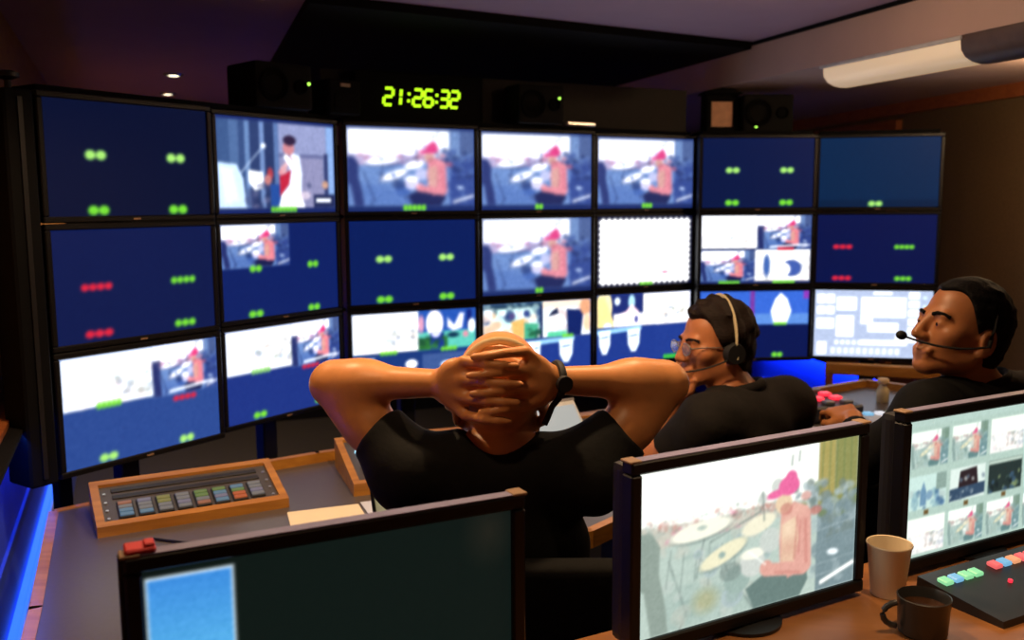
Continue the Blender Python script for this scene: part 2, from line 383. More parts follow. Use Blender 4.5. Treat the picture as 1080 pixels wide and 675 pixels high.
def drum(p, tint='wall'):
    """drummer with a bright cap on an open-air stage"""
    if tint == 'wall':
        k = dict(sky=(250, 250, 255), crowd=(186, 176, 216), floor=(112, 146, 208), floor2=(70, 106, 186), dark=(28, 40, 92), fig=(40, 52, 116), cym=(252, 250, 255), drumc=(208, 204, 236), skin=(240, 138, 150), skin2=(222, 170, 152), skd=(206, 96, 120), cap=(238, 60, 130), eq=(48, 70, 148), eq2=(96, 128, 196), post=(126, 160, 214), leaf=(44, 56, 110), short=(26, 32, 84), bar=(252, 252, 255), glint=(206, 226, 255))
    elif tint == 'warm':
        k = dict(sky=(252, 255, 248), crowd=(206, 202, 188), floor=(186, 206, 196), floor2=(154, 180, 172), dark=(110, 128, 124), fig=(142, 160, 150), cym=(246, 244, 226), drumc=(206, 212, 206), skin=(232, 164, 150), skin2=(238, 206, 170), skd=(206, 118, 108), cap=(244, 96, 160), eq=(118, 142, 150), eq2=(168, 188, 194), post=(176, 160, 84), leaf=(110, 128, 70), short=(98, 124, 120), bar=(250, 252, 250), glint=(240, 250, 255))
    else:
        k = dict(sky=(246, 255, 246), crowd=(206, 214, 204), floor=(190, 214, 206), floor2=(170, 196, 188), dark=(120, 150, 148), fig=(150, 176, 170), cym=(246, 250, 240), drumc=(214, 226, 220), skin=(224, 160, 150), skin2=(230, 200, 176), skd=(204, 120, 118), cap=(236, 110, 150), eq=(120, 156, 160), eq2=(170, 200, 200), post=(150, 176, 160), leaf=(120, 150, 130), short=(110, 146, 146), bar=(250, 255, 250), glint=(240, 255, 255))
    g = 1
    p.rect(0, 0, 1, 1, k['floor'])
    p.rect(0, 0, 0.86, 0.36, k['sky'])
    p.rect(0.80, 0, 1, 1, k['eq'])
    p.poly([(0, .33), (.3, .36), (.62, .33), (.62, .48), (0, .5)], k['crowd'])
    p.blobs(0, .34, .62, .47, 60, .008, .022, [k['crowd'], k['sky'], k['floor2'], k['cap'], k['skd']], 3, .35)
    p.poly([(0, .48), (.62, .44), (.75, 1), (0, 1)], k['floor'])
    p.poly([(.1, .7), (.45, .8), (.6, 1), (.1, 1)], k['floor2'], .45, 3)
    # planks of the stage
    for i in range(4): p.line(.16, .66 + i * .09, .5, .62 + i * .1, .008, k['floor2'], .6)
    # drum hardware
    for (a, b, c, d) in [(.12, .56, .2, .92), (.2, .9, .17, 1), (.27, .47, .24, .7), (.24, .57, .3, .66), (.36, .66, .44, .9), (.3, .5, .52, .38), (.52, .36, .55, .5), (.44, .86, .5, 1)]:
        p.line(a, b, c, d, .010, k['dark'], .75)
    if tint != 'wall':
        p.blobs(.0, .30, .6, .40, 150, .003, .009, [k['crowd'], k['dark'], k['skd'], k['sky'], k['floor2']], 13, .45)
        p.blobs(.08, .48, .5, .98, 60, .012, .05, [k['floor'], k['floor2'], k['crowd'], k['drumc']], 14, .35)
        for i in range(6): p.line(.13 + .055 * i, .5 + .03 * (i % 3), .11 + .06 * i, .72 + .05 * (i % 2), .006, k['dark'], .6)
        for (a, b, r) in [(.30, .68, .03), (.245, .56, .02), (.33, .56, .018), (.43, .52, .022), (.40, .88, .05), (.55, .66, .025)]: p.ell(a, b, r, r * 1.4, k['eq2'], 0, .7); p.ell(a, b, r * .6, r * .8, k['floor2'], 0, .6)
        p.ell(.28, .86, .05, .07, k['post'], 0, .45, 6)
    # foliage, curtain post, boxes at the right
    p.rect(.80, .0, .885, .42, k['post'])
    p.rect(.885, .0, 1, .46, tuple((a + b) // 2 for a, b in zip(k['post'], k['leaf'])))
    for i in range(5): p.line(.82 + i * .036, 0, .815 + i * .038, .44, .014, k['leaf'], .55)
    p.blobs(.68, .26, 1, .5, 46, .015, .04, [k['leaf'], k['dark'], k['eq'], k['eq2']], 5, .7)
    p.blobs(.78, .42, 1, .96, 44, .015, .05, [k['eq'], k['dark'], k['eq2'], k['eq']], 6, .55)
    for i in range(5): p.line(.77, .6 + i * .075, 1, .56 + i * .08, .010, k['eq2'], .6)
    p.poly([(.8, .66), (1, .63), (1, .8), (.8, .82)], k['eq'], .8)
    p.ell(.885, .76, .03, .022, k['glint'], 10)
    p.ell(.79, .45, .03, .03, k['skd'], 0, .8); p.ell(.74, .34, .025, .03, k['skd'], 0, .6)
    p.line(.83, .95, .99, .87, .032, k['bar'])
    # figure at the left edge
    p.poly([(0, .36), (.05, .37), (.085, .46), (.08, .62), (.11, .84), (.12, 1), (.05, 1), (.02, .72), (0, .7)], k['fig'])
    # drums and cymbals
    p.ell(.42, .78, .06, .09, k['floor2']); p.ell(.49, .70, .058, .088, k['drumc']); p.ell(.49, .64, .056, .035, k['cym'])
    p.ell(.39, .72, .05, .06, k['dark'], 0, .5)
    p.ell(.57, .58, .05, .08, k['drumc'], 0, .8)
    p.ell(.258, .425, .135, .062, k['dark'], -6, .45); p.ell(.258, .413, .133, .055, k['cym'], -6); p.ell(.26, .40, .02, .014, k['floor2'], 0, .7)
    p.ell(.36, .605, .112, .062, k['dark'], -20, .4); p.ell(.357, .595, .11, .055, k['cym'] if tint == 'wall' else (238, 232, 196), -20); p.ell(.35, .6, .015, .02, k['floor2'])
    p.ell(.515, .46, .08, .055, k['cym'] if tint == 'wall' else (240, 234, 206), -14)
    # drummer
    p.poly([(.46, .86), (.56, .78), (.74, .74), (.76, .9), (.72, 1), (.5, 1)], k['short'])
    p.poly([(.62, .42), (.68, .36), (.75, .41), (.765, .56), (.755, .72), (.73, .83), (.66, .86), (.62, .74), (.615, .6)], k['skin'])
    p.poly([(.625, .5), (.69, .46), (.71, .6), (.69, .76), (.625, .74)], k['skin2'], .8)
    p.line(.70, .47, .69, .74, .02, k['skd'], .5)
    p.line(.735, .46, .745, .80, .10, k['skin']); p.line(.735, .82, .56, .77, .085, k['skin']); p.ell(.555, .755, .03, .05, k['skin'])
    p.line(.74, .5, .75, .78, .025, k['skd'], .5)
    if tint != 'wall':
        p.ell(.655, .53, .03, .06, (248, 222, 190), 0, .6, 8); p.ell(.70, .42, .035, .03, (246, 190, 170), 0, .7, 6); p.line(.715, .5, .71, .72, .012, k['skd'], .5); p.line(.60, .80, .72, .845, .02, k['skd'], .45); p.ell(.66, .66, .03, .05, k['skd'], 0, .3, 8)
    p.ell(.632, .36, .04, .065, k['skin2']); p.ell(.645, .40, .03, .04, k['skd'], 0, .6)
    p.ell(.60, .24, .03, .05, k['drumc'], 0, .9)
    p.ell(.655, .25, .05, .062, k['cap']); p.ell(.665, .205, .028, .05, k['cap']); p.ell(.592, .29, .042, .026, k['cap'], -8)
    p.line(.665, .12, .668, .06, .012, k['dark'], .6); p.line(.70, .1, .703, .04, .012, k['dark'], .6)
    p.ell(.53, .30, .018, .04, k['drumc']); p.line(.53, .26, .54, .44, .012, k['dark'], .6)
    p.line(.55, .73, .47, .62, .010, k['sky'], .9)

def singer(p):
    p.rect(0, 0, 1, 1, (96, 120, 176))
    for (a, b, c) in [(0, .1, (66, 96, 150)), (.1, .17, (86, 118, 172)), (.17, .22, (60, 86, 140)), (.22, .26, (112, 146, 200)), (.26, .34, (50, 70, 122)), (.34, .38, (120, 150, 206)), (.38, .46, (44, 62, 112)), (.46, .5, (98, 128, 186))]: p.rect(a, 0, b, 1, c)
    p.rect(.5, 0, .93, .36, (152, 160, 206)); p.rect(.5, .36, .93, .40, (112, 116, 164)); p.rect(.5, .40, .9, 1, (150, 150, 192)); p.rect(.93, 0, 1, 1, (140, 176, 232)); p.rect(.905, .34, .94, .84, (56, 66, 118))
    for i in range(5): p.line(.56 + .08 * i, .42, .56 + .08 * i, .9, .008, (134, 136, 182), .7)
    p.line(.18, .6, .36, .3, .02, (186, 206, 238), .8); p.ell(.37, .28, .022, .03, (236, 244, 255))
    p.poly([(0, .48), (.15, .5), (.2, .66), (.22, 1), (0, 1)], (196, 222, 250)); p.poly([(.02, .52), (.12, .55), (.16, .9), (.05, .95)], (226, 240, 255), .6, 2)
    p.poly([(.24, .56), (.36, .58), (.37, .76), (.29, .8), (.24, .7)], (246, 248, 252)); p.blobs(.24, .7, .5, 1, 18, .02, .05, [(40, 52, 100), (70, 80, 130), (120, 120, 160)], 9, .6)
    p.ell(.42, .6, .025, .07, (190, 70, 84)); p.ell(.40, .67, .03, .06, (206, 130, 130)); p.rect(.42, .72, .5, .98, (40, 84, 170))
    p.poly([(.60, .34), (.68, .37), (.7, .6), (.68, .98), (.5, .98), (.52, .75), (.58, .6)], (222, 232, 250)); p.poly([(.52, .82), (.68, .8), (.72, 1), (.48, 1)], (246, 248, 252))
    p.poly([(.5, .62), (.6, .55), (.58, .72), (.5, .86)], (206, 40, 70)); p.ell(.585, .29, .05, .085, (214, 140, 150)); p.ell(.595, .20, .055, .06, (52, 36, 70))
    p.line(.6, .42, .54, .52, .06, (224, 180, 190)); p.ell(.535, .55, .03, .05, (226, 170, 180)); p.line(.56, .40, .60, .48, .07, (236, 240, 250))
    p.ell(.51, .58, .02, .03, (230, 150, 160)); p.ell(.91, .72, .03, .05, (206, 160, 140)); p.ell(.76, .73, .02, .03, (100, 106, 150))
    p.rect(.8, .84, 1, 1, (34, 44, 92)); p.rect(.82, .885, .96, .935, (246, 250, 255)); p.ell(.72, .85, .05, .05, (222, 206, 222), al=.8)

def crowd(p, seed=1, warm=False):
    p.rect(0, 0, 1, 1, (242, 246, 250) if not warm else (250, 248, 244))
    p.blobs(0, .25, 1, 1, 70, .02, .07, [(226, 222, 214), (214, 226, 226), (250, 250, 250), (236, 214, 220), (206, 206, 206)], seed, .45)
    p.blobs(.45, .45, 1, .85, 26, .015, .05, [(176, 190, 202), (150, 160, 150), (196, 180, 170), (140, 160, 190)], seed + 1, .5)

def wide(p):
    """drummer seen wide with a caption"""
    p.rect(0, 0, 1, 1, (60, 80, 150)); drum(p, 'wall')
    p.rect(0, .3, .12, 1, (40, 50, 110), .8)
    p.line(.25, .93, .92, .86, .06, (240, 244, 252)); 

def meadow(p, seed=4):
    p.rect(0, 0, 1, 1, (40, 90, 190)); p.rect(0, .55, 1, 1, (96, 206, 190)); p.rect(0, .7, .5, 1, (46, 120, 60))
    p.ell(.28, .34, .15, .34, (246, 238, 244)); p.rect(.2, .58, .44, 1, (28, 60, 150)); p.ell(.3, .6, .08, .1, (206, 210, 250)); p.ell(.05, .34, .05, .22, (226, 160, 190))
    p.poly([(.5, .2), (.62, .4), (.72, .1), (.8, .12), (.76, .5), (.6, .56), (.5, .45)], (226, 226, 246)); p.rect(.84, .04, .93, .5, (20, 40, 130)); p.ell(.93, .45, .07, .18, (240, 246, 250)); p.ell(.82, .66, .05, .08, (226, 150, 170))
    p.ell(.60, .66, .1, .07, (20, 60, 90)); p.blobs(.05, .7, .45, 1, 12, .03, .07, [(60, 150, 60), (30, 80, 60)], seed, .7)

def festival(p, seed=8):
    p.rect(0, 0, 1, 1, (206, 240, 236)); p.rect(0, 0, 1, .14, (40, 70, 100)); p.blobs(0, 0, 1, .25, 30, .03, .06, [(60, 90, 110), (190, 220, 220), (120, 160, 180)], seed, .7)
    p.blobs(0, .25, 1, .9, 60, .04, .11, [(246, 248, 252), (240, 214, 200), (190, 226, 236), (226, 240, 250), (40, 70, 130), (236, 190, 150)], seed + 1, .75)
    p.poly([(.45, .5), (.66, .42), (.68, 1), (.48, 1)], (246, 190, 110)); p.poly([(.66, .55), (.9, .6), (.86, 1), (.66, 1)], (80, 190, 150)); p.rect(.92, .1, 1, 1, (30, 50, 100)); p.ell(.7, .3, .05, .09, (60, 80, 150)); p.ell(.46, .35, .05, .08, (90, 80, 140))
    p.blobs(.75, .7, 1, 1, 10, .03, .07, [(60, 150, 90), (30, 90, 70)], seed + 2, .7)

def fest2(p, seed=12):
    p.rect(0, 0, 1, 1, (240, 246, 250)); p.rect(0, 0, .9, .2, (250, 226, 200)); p.blobs(0, .2, 1, 1, 40, .04, .1, [(246, 248, 252), (206, 230, 240), (226, 200, 200)], seed, .7)
    p.poly([(.2, .28), (.3, .2), (.33, .35), (.12, .42)], (30, 40, 80)); p.poly([(.5, .25), (.85, .3), (.8, 1), (.52, 1)], (20, 40, 110)); p.ell(.9, .2, .12, .24, (236, 170, 130)); p.ell(.93, .66, .08, .25, (250, 206, 170)); p.rect(.1, .85, .5, 1, (96, 220, 170))

def people(p):
    p.rect(0, 0, 1, 1, (34, 50, 124)); p.ell(.15, .35, .16, .5, (250, 236, 180)); p.poly([(0, .1), (.16, .05), (.3, .6), (.4, 1), (0, 1)], (250, 226, 150)); p.ell(.22, .95, .09, .14, (232, 238, 250))
    p.ell(.42, .2, .06, .12, (226, 240, 252)); p.ell(.72, .24, .07, .22, (176, 226, 246)); p.poly([(.6, .5), (.72, .3), (.86, .5), (.98, .9), (.4, 1), (.36, .62)], (250, 216, 226)); p.rect(.34, .56, 1, .98, (250, 246, 250), .85); p.ell(.82, .75, .04, .1, (90, 100, 180))

def shields(p):
    """lower half: pale crest shapes hanging from a bar"""
    p.rect(0, .0, 1, 1, (34, 62, 150)); p.poly([(0, .06), (.75, 0), (.75, .12), (0, .2)], (150, 206, 246))
    for cx, w, hh in ((.13, .10, .62), (.62, .11, .60)):
        p.poly([(cx - w, .1), (cx + w, .08), (cx + w * .9, .5), (cx + w * .35, hh + .12), (cx - w * .35, hh + .12), (cx - w * .9, .5)], (232, 246, 255)); p.line(cx - w * .5, .28, cx + w * .5, .26, .04, (110, 140, 190))

def quad_label(p, s=('g', 'g', 'g', 'g'), xs=(.28, .78), ys=(.465, .95)):
    for i, kind in enumerate(s):
        x, y = xs[i % 2], ys[i // 2]
        if kind == 'g': p.label(x, y, 2, .085, GRN2 if i < 2 else GRN, .062)
        elif kind == 'r': p.label(x, y, 4, .065, RED, .046)
        elif kind == 'R': p.label(x, y, 3, .068, RED, .055)
        elif kind == 'G': p.label(x, y, 4, .065, GRN, .042); 
        elif kind == 'H': p.label(x, y, 3, .068, GRN, .048)

NX, NY = 108, 66
def pic_blue(s=('g', 'g', 'g', 'g'), bg=NAVY, xs=(.28, .78), ys=(.465, .95)):
    p = Pic(NX, NY, bg); quad_label(p, s, xs, ys); return p
def in_frame(p, fn, u0, v0, u1, v1, *a):
    p.frame(u0, v0, u1, v1); fn(p, *a); p.full(); return p
def pic_drum(lab=(.42, 5), bg=(16, 32, 92), top=.02):
    p = Pic(NX, NY, bg); in_frame(p, drum, 0.0, top, 1.0, .94); p.img = soften(p.img, 2) * .90 + np.array((150, 176, 236)) / 255 * .10
    p.label(.51, .962, lab[1], .075, GRN, .036); return p
def pics():
    P = {}
    P[1, 1] = pic_blue(bg=(4, 16, 50)); P[1, 2] = pic_blue(('r', 'G', 'R', 'H'), bg=(10, 26, 78), xs=(.24, .79), ys=(.51, .93))
    p = Pic(NX, NY, (44, 76, 150)); in_frame(p, crowd, 0, 0, .57, .48, 2); in_frame(p, wide, .55, 0, 1, .50); p.label(.27, .47, 5, .06, GRN, .03); p.label(.76, .545, 4, .05, RED, .04); p.label(.25, .955, 2, .075, GRN2, .055); p.label(.76, .96, 2, .075, GRN2, .05); P[1, 3] = p
    p = Pic(NX, NY, (24, 40, 104)); in_frame(p, singer, 0, .03, 1, .95); p.label(.53, .965, 7, .06, GRN, .032); P[2, 1] = p
    p = Pic(NX, NY, (12, 34, 104)); in_frame(p, drum, 0, 0, .56, .46); p.label(.27, .475, 2, .07, GRN, .05); p.label(.77, .47, 2, .075, GRN, .05); p.label(.26, .96, 2, .075, GRN, .06); p.label(.77, .965, 2, .075, GRN, .055); P[2, 2] = p
    p = Pic(NX, NY, (30, 54, 136)); in_frame(p, crowd, 0, 0, .56, .48, 3); in_frame(p, wide, .55, 0, 1, .50); p.label(.28, .47, 5, .055, (150, 226, 120), .032); p.label(.72, .52, 4, .045, RED, .04); p.label(.26, .95, 2, .07, GRN, .055); p.label(.80, .94, 2, .07, GRN, .05); P[2, 3] = p
    P[3, 1] = pic_drum(); P[3, 2] = pic_blue(bg=(10, 32, 96), xs=(.26, .76), ys=(.46, .95))
    p = Pic(NX, NY, (28, 60, 130)); in_frame(p, crowd, 0, 0, .53, .50, 5, True); in_frame(p, meadow, .52, 0, 1, .5); p.label(.28, .5, 4, .05, GRN, .034); p.label(.77, .5, 4, .055, GRN, .034)
    p.rect(.02, .55, .17, .62, (246, 248, 255)); p.ell(.46, .66, .05, .06, (246, 248, 255)); p.rect(.55, .55, 1, .9, (66, 96, 160)); p.ell(.75, .70, .05, .05, (226, 236, 250)); P[3, 3] = p
    P[4, 1] = pic_drum((.5, 2)); P[4, 2] = pic_drum((.5, 2), top=0.0)
    p = Pic(NX, NY, (30, 52, 130)); in_frame(p, festival, 0, 0, .56, .5); in_frame(p, fest2, .54, 0, 1, .5); in_frame(p, shields, .38, .5, 1.0, 1); p.rect(.3, .54, .46, .85, (246, 250, 255)); p.label(.78, .49, 3, .05, GRN, .035); P[4, 3] = p
    P[5, 1] = pic_drum((.5, 3)); 
    p = Pic(NX, NY, (16, 20, 50)); p.rect(.012, .02, .988, .985, (255, 255, 255))
    for i in range(17):     # notched edge of the waveform display
        u = .03 + i * .059; p.ell(u, .004, .017, .040, (16, 20, 50)); p.ell(u, .998, .017, .040, (16, 20, 50))
    for i in range(12):
        v = .04 + i * .084; p.ell(.002, v, .024, .028, (16, 20, 50)); p.ell(.998, v, .024, .028, (16, 20, 50))
    p.line(.45, .34, .49, .42, .02, (206, 226, 214), .7); p.line(.49, .42, .6, .38, .02, (206, 232, 214), .7); p.ell(.71, .82, .035, .02, (240, 130, 160)); p.label(.51, .975, 4, .05, GRN, .035); P[5, 2] = p
    p = Pic(NX, NY, (36, 64, 152)); in_frame(p, people, 0, 0, .5, .5); in_frame(p, crowd, .48, 0, 1, .48, 6, True); in_frame(p, shields, 0, .47, .62, 1); p.label(.78, .97, 4, .07, (70, 226, 60), .036); P[5, 3] = p
    P[6, 1] = pic_blue(bg=(6, 24, 70), xs=(.27, .76), ys=(.46, .93))
    p = Pic(NX, NY, (26, 40, 96)); in_frame(p, crowd, 0, 0, .52, .49, 7, True); p.rect(0, 0, .5, .3, (252, 252, 252)); in_frame(p, wide, .51, 0, 1, .5); in_frame(p, drum, 0, .51, .5, .97); in_frame(p, crowd, .49, .5, 1, .97, 8, True); p.ell(.6, .74, .03, .16, (70, 110, 190)); p.ell(.83, .78, .09, .12, (70, 100, 186)); p.ell(.76, .8, .06, .1, (246, 246, 250)); p.label(.77, .49, 5, .05, RED, .03); p.label(.26, .985, 6, .05, GRN, .032); p.label(.76, .985, 6, .05, GRN, .034); P[6, 2] = p
    p = Pic(NX, NY, (10, 24, 84)); p.rect(0, 0, 1, .5, (58, 108, 220)); p.rect(0, .34, 1, .5, (96, 146, 226)); p.rect(.46, 0, .5, .5, (130, 60, 170)); p.rect(.95, 0, 1, .12, (150, 60, 190))
    p.poly([(.25, .04), (.3, .16), (.34, .34), (.2, .36), (.22, .15)], (246, 250, 255)); p.poly([(.74, .03), (.8, .12), (.84, .3), (.8, .49), (.68, .49), (.65, .3), (.69, .12)], (250, 252, 255)); p.label(.74, .49, 4, .05, GRN, .03); p.label(.72, .96, 2, .075, GRN, .05); P[6, 3] = p
    p = Pic(NX, NY, (6, 40, 78)); p.rect(.0, .9, 1, 1, (5, 32, 66)); p.label(.48, .955, 2, .08, GRN2, .06); P[7, 1] = p
    p = pic_blue(('R', 'G', 'R', 'H'), bg=(7, 20, 74), xs=(.22, .74), ys=(.47, .935)); P[7, 2] = p
    p = Pic(NX, NY, (176, 190, 220)); W = (246, 248, 255); G = (150, 164, 200)
    for (a, b, c, d) in [(.02, .06, .09, .2), (.10, .06, .17, .2), (.02, .24, .09, .36), (.10, .24, .17, .36), (.02, .42, .17, .58), (.03, .78, .11, .97), (.19, .1, .36, .3), (.40, .1, .78, .4), (.19, .38, .34, .7), (.40, .40, .5, .5), (.46, .48, .72, .62), (.70, .66, .8, .74), (.4, .74, .8, .82), (.5, .02, .66, .06)]: p.rect(a, b, c, d, W)
    for i in range(6): p.rect(.80, .02 + i * .13, .89, .12 + i * .13, W)
    for i in range(11): p.rect(.15 + i * .055, .86, .19 + i * .055, .96, (220, 228, 246))
    for i in range(9): p.rect(.18 + i * .05, .75, .215 + i * .05, .82, (228, 234, 250))
    for i in range(4): p.line(.21, .14 + i * .04, .34, .14 + i * .04, .012, G, .6); p.line(.42, .15 + i * .06, .76, .15 + i * .06, .01, G, .4)
    for i in range(5): p.ell(.935, .1 + i * .13, .02, .03, (206, 226, 230))
    P[7, 3] = p
    return P

def screen(name, p, w, h, parent, gain=1.0, glow=0.9, loc=(0, 0, 0), blur=1):
    """picture grid of w x h metres, upright in the local XZ plane, bottom centre at the origin, facing -Y"""
    nx, ny = p.nx, p.ny
    x = (p.U - 0.5) * w; z = (1 - p.V) * h
    co = np.stack([x, np.zeros_like(x), z], -1).reshape(-1, 3)
    i = np.arange((nx + 1) * (ny + 1)).reshape(ny + 1, nx + 1)
    f = np.stack([i[1:, :-1], i[1:, 1:], i[:-1, 1:], i[:-1, :-1]], -1).reshape(-1, 4)
    me = bpy.data.meshes.new(name)
    me.vertices.add(len(co)); me.vertices.foreach_set('co', co.ravel())
    me.loops.add(f.size); me.loops.foreach_set('vertex_index', f.ravel().astype(np.int32))
    me.polygons.add(len(f)); me.polygons.foreach_set('loop_start', np.arange(0, f.size, 4, dtype=np.int32))
    me.update(calc_edges=True)
    im = grain(soften(np.clip(p.img, 0, 1), blur), 0.014, nx + int(p.img.sum()) % 97)
    c = boost(im, gain, glow).reshape(-1, 3)
    at = me.color_attributes.new('picture', 'FLOAT_COLOR', 'POINT')
    at.data.foreach_set('color', np.concatenate([c, np.ones((len(c), 1))], 1).ravel().astype(np.float32))
    me.materials.append(M['screen'])
    o = bpy.data.objects.new(name, me); COL.objects.link(o); o.parent = parent; o.location = loc
    return o

# ------------------------------------------------------------------ monitor wall
SW, SH, GAP, Z0 = 0.495, 0.300, 0.035, 1.817
COLS = [(-1.1781, 2.3820, 55.9), (-0.8982, 2.8736, 55.5), (-0.5771, 3.3128, 28.0), (-0.1138, 3.6189, 27.1), (0.3641, 3.9525, 26.7), (0.8365, 4.1065, 3.7), (1.3679, 4.1663, -12.0)]
LAB = {
 (1, 1): 'leftmost top-row wall monitor, dark navy screen with four green marks', (1, 2): 'leftmost middle-row wall monitor, navy screen with red and green marks', (1, 3): 'leftmost bottom-row wall monitor with two pictures over a blue lower half',
 (2, 1): 'top-row wall monitor showing a singer in white', (2, 2): 'middle-row wall monitor with one small drummer picture in its corner', (2, 3): 'bottom-row wall monitor with two small pictures, behind the raised left elbow',
 (3, 1): 'top-row wall monitor with the drummer picture, just below the green clock', (3, 2): 'middle-row wall monitor, navy with four green marks, below the clock', (3, 3): 'bottom-row wall monitor with pale crowd and meadow pictures above the left forearm',
 (4, 1): 'top-row drummer monitor, middle one of the three in a row', (4, 2): 'middle-row wall monitor filled by the drummer picture', (4, 3): 'bottom-row wall monitor with festival pictures directly above the bald head',
 (5, 1): 'top-row drummer monitor, rightmost of the three in a row', (5, 2): 'middle-row wall monitor, blank white screen with a notched edge', (5, 3): 'bottom-row wall monitor with white picture and crests, left of the bespectacled face',
 (6, 1): 'top-row navy wall monitor with four green marks under the right loudspeaker', (6, 2): 'middle-row wall monitor split into four bright pictures', (6, 3): 'bottom-row wall monitor, blue picture with white shapes behind the headset',
 (7, 1): 'rightmost top-row wall monitor, plain teal-blue screen with one green mark', (7, 2): 'rightmost middle-row wall monitor, navy with red and green marks', (7, 3): 'rightmost bottom-row wall monitor showing a pale computer interface'}

def bezel(w, h, t, tb, depth, y0):
    """four frame bars around a w x h opening whose bottom is at z = 0"""
    m = MB()
    m.box((0, y0 + depth / 2, h + t / 2), (w + 2 * t, depth, t), bev=0.003)
    m.box((0, y0 + depth / 2, -tb / 2), (w + 2 * t, depth, tb), bev=0.003)
    for s in (-1, 1): m.box((s * (w / 2 + t / 2), y0 + depth / 2, h / 2), (t, depth, h - 0.0005), bev=0.003)
    return m
PICS = pics()
for c, (x, y, yaw) in enumerate(COLS, 1):
    a = R(yaw); cx, cy = x + math.cos(a) * SW / 2, y + math.sin(a) * SW / 2
    for r in (1, 2, 3):
        zb = Z0 - (r - 1) * (SH + GAP) - SH
        t = thing('wall_monitor', LAB[c, r], 'monitor', (cx, cy, zb), a, 'wall monitors in three rows')
        bezel(SW, SH, 0.0165, 0.0165, 0.02, -0.006).build('bezel', 'bezel', t)
        MB().box((0, 0.034, SH / 2), (SW + 0.026, 0.05, SH + 0.026), bev=0.012, seg=2).build('shell', 'shell', t)
        MB().box((0, 0.075, SH / 2), (0.12, 0.034, 0.12), bev=0.004).build('mount_plate', 'black', t)
        screen('screen', PICS[c, r], SW, SH, t, gain=(0.95 if r < 3 else 1.0), loc=(0, 0.0, 0))
        MB().box((0, -0.0068, -0.009), (0.022, 0.0016, 0.005), bev=0.0005).build('badge', 'endcap', t)
# racks that carry the monitors
def rack(i, cols, label):
    x, y, yaw = COLS[cols[0] - 1]; a = R(yaw)
    t = thing('monitor_rack', label, 'rack', (x, y, 0), a, 'black racks behind the wall monitors')
    for c in cols:
        X, Y, W_ = COLS[c - 1]; b = R(W_)
        p = Vector((X + math.cos(b) * SW / 2 - math.sin(b) * 0.115, Y + math.sin(b) * SW / 2 + math.cos(b) * 0.115, 0)) - Vector((x, y, 0))
        p = Matrix.Rotation(-a, 3, 'Z') @ p
        MB().box((p.x, p.y, 0.915), (0.06, 0.046, 1.83), rz=b - a, bev=0.004).build('upright', 'black', t)
        MB().box((p.x, p.y, 0.012), (0.34, 0.3, 0.024), rz=b - a, bev=0.004).build('foot_plate', 'black', t)
    # top shelf following the front of its monitors
    X0, Y0_, W0 = COLS[cols[0] - 1]; b0 = R(W0); X1, Y1_, W1 = COLS[cols[-1] - 1]; b1 = R(W1)
    A = Vector((X0 + math.sin(b0) * 0.0, Y0_ - math.cos(b0) * 0.0, 0)); B = Vector((X1 + math.cos(b1) * SW, Y1_ + math.sin(b1) * SW, 0))
    d = (B - A).normalized(); n = Vector((-d.y, d.x, 0))
    MB().prism([((Matrix.Rotation(-a, 3, 'Z') @ (q - Vector((x, y, 0)))).xy) for q in (A + n * 0.02, B + n * 0.02, B + n * 0.26, A + n * 0.26)], 1.836, 1.850).build('shelf', 'matte', t)
    return t
rack(0, (1, 2), 'black rack of uprights and shelf behind the left monitor columns')
rack(1, (3, 4, 5), 'black rack of uprights and shelf behind the centre monitor columns')
rack(2, (6,), 'black rack with shelf behind the monitor column under the right loudspeaker')
t = rack(3, (7,), 'black rack with shelf behind the far right monitor column')
MB().box((0.30, -0.05, 0.795), (0.50, 0.05, 0.05), rz=R(-8), bev=0.004).build('wood_rail', 'wood', t)
MB().box((0.07, -0.02, 0.385), (0.03, 0.04, 0.77), bev=0.003).build('rail_leg', 'wood_d', t); MB().box((0.44, -0.06, 0.385), (0.03, 0.04, 0.77), bev=0.003).build('rail_leg', 'wood_d', t)

# black post at the left end of the monitor wall
t = thing('end_post', 'tall black post with a knob at the left end of the monitor wall', 'post', (-1.245, 2.345, 0), R(55.9))
MB().box((0, 0, 1.33), (0.075, 0.11, 1.0), bev=0.006).build('post_body', 'matte', t)
MB().box((0.13, 0.10, 0.635), (0.04, 0.04, 1.21), bev=0.004).build('leg', 'matte', t); MB().box((0.09, 0.085, 1.20), (0.18, 0.06, 0.06), bev=0.004).build('arm', 'matte', t)
MB().box((0.0, -0.058, 1.33), (0.012, 0.006, 0.96)).build('cable_channel', 'black', t)
MB().lathe([(0.008, 0), (0.008, 0.022), (0.028, 0.03), (0.028, 0.04), (0.012, 0.046)], (-0.0, -0.01, 1.83)).build('knob', 'black', t, True)
# ------------------------------------------------------------------ things on top of the monitor wall
yc = R(27.3); ec = Vector((math.cos(yc), math.sin(yc), 0)); nc = Vector((-math.sin(yc), math.cos(yc), 0))
SEC = Vector((-0.577, 3.313, 0))
def on_sec(s, off, z): 
    p = SEC + ec * s + nc * off; return Vector((p.x, p.y, z))
# dark brown board behind the clock
t = thing('clock_board', 'long dark brown board standing behind the clock above the monitors', 'board', on_sec(0.80, 0.20, 1.850), yc)
MB().box((0, 0, 0.092), (1.66, 0.02, 0.184), bev=0.002).build('board', mat('dark_brown_board', hexc(34, 28, 23), 0.8), t)
for s in (-1, 1): MB().box((s * 0.79, 0.03, 0.05), (0.02, 0.05, 0.10)).build('bracket', 'black', t)
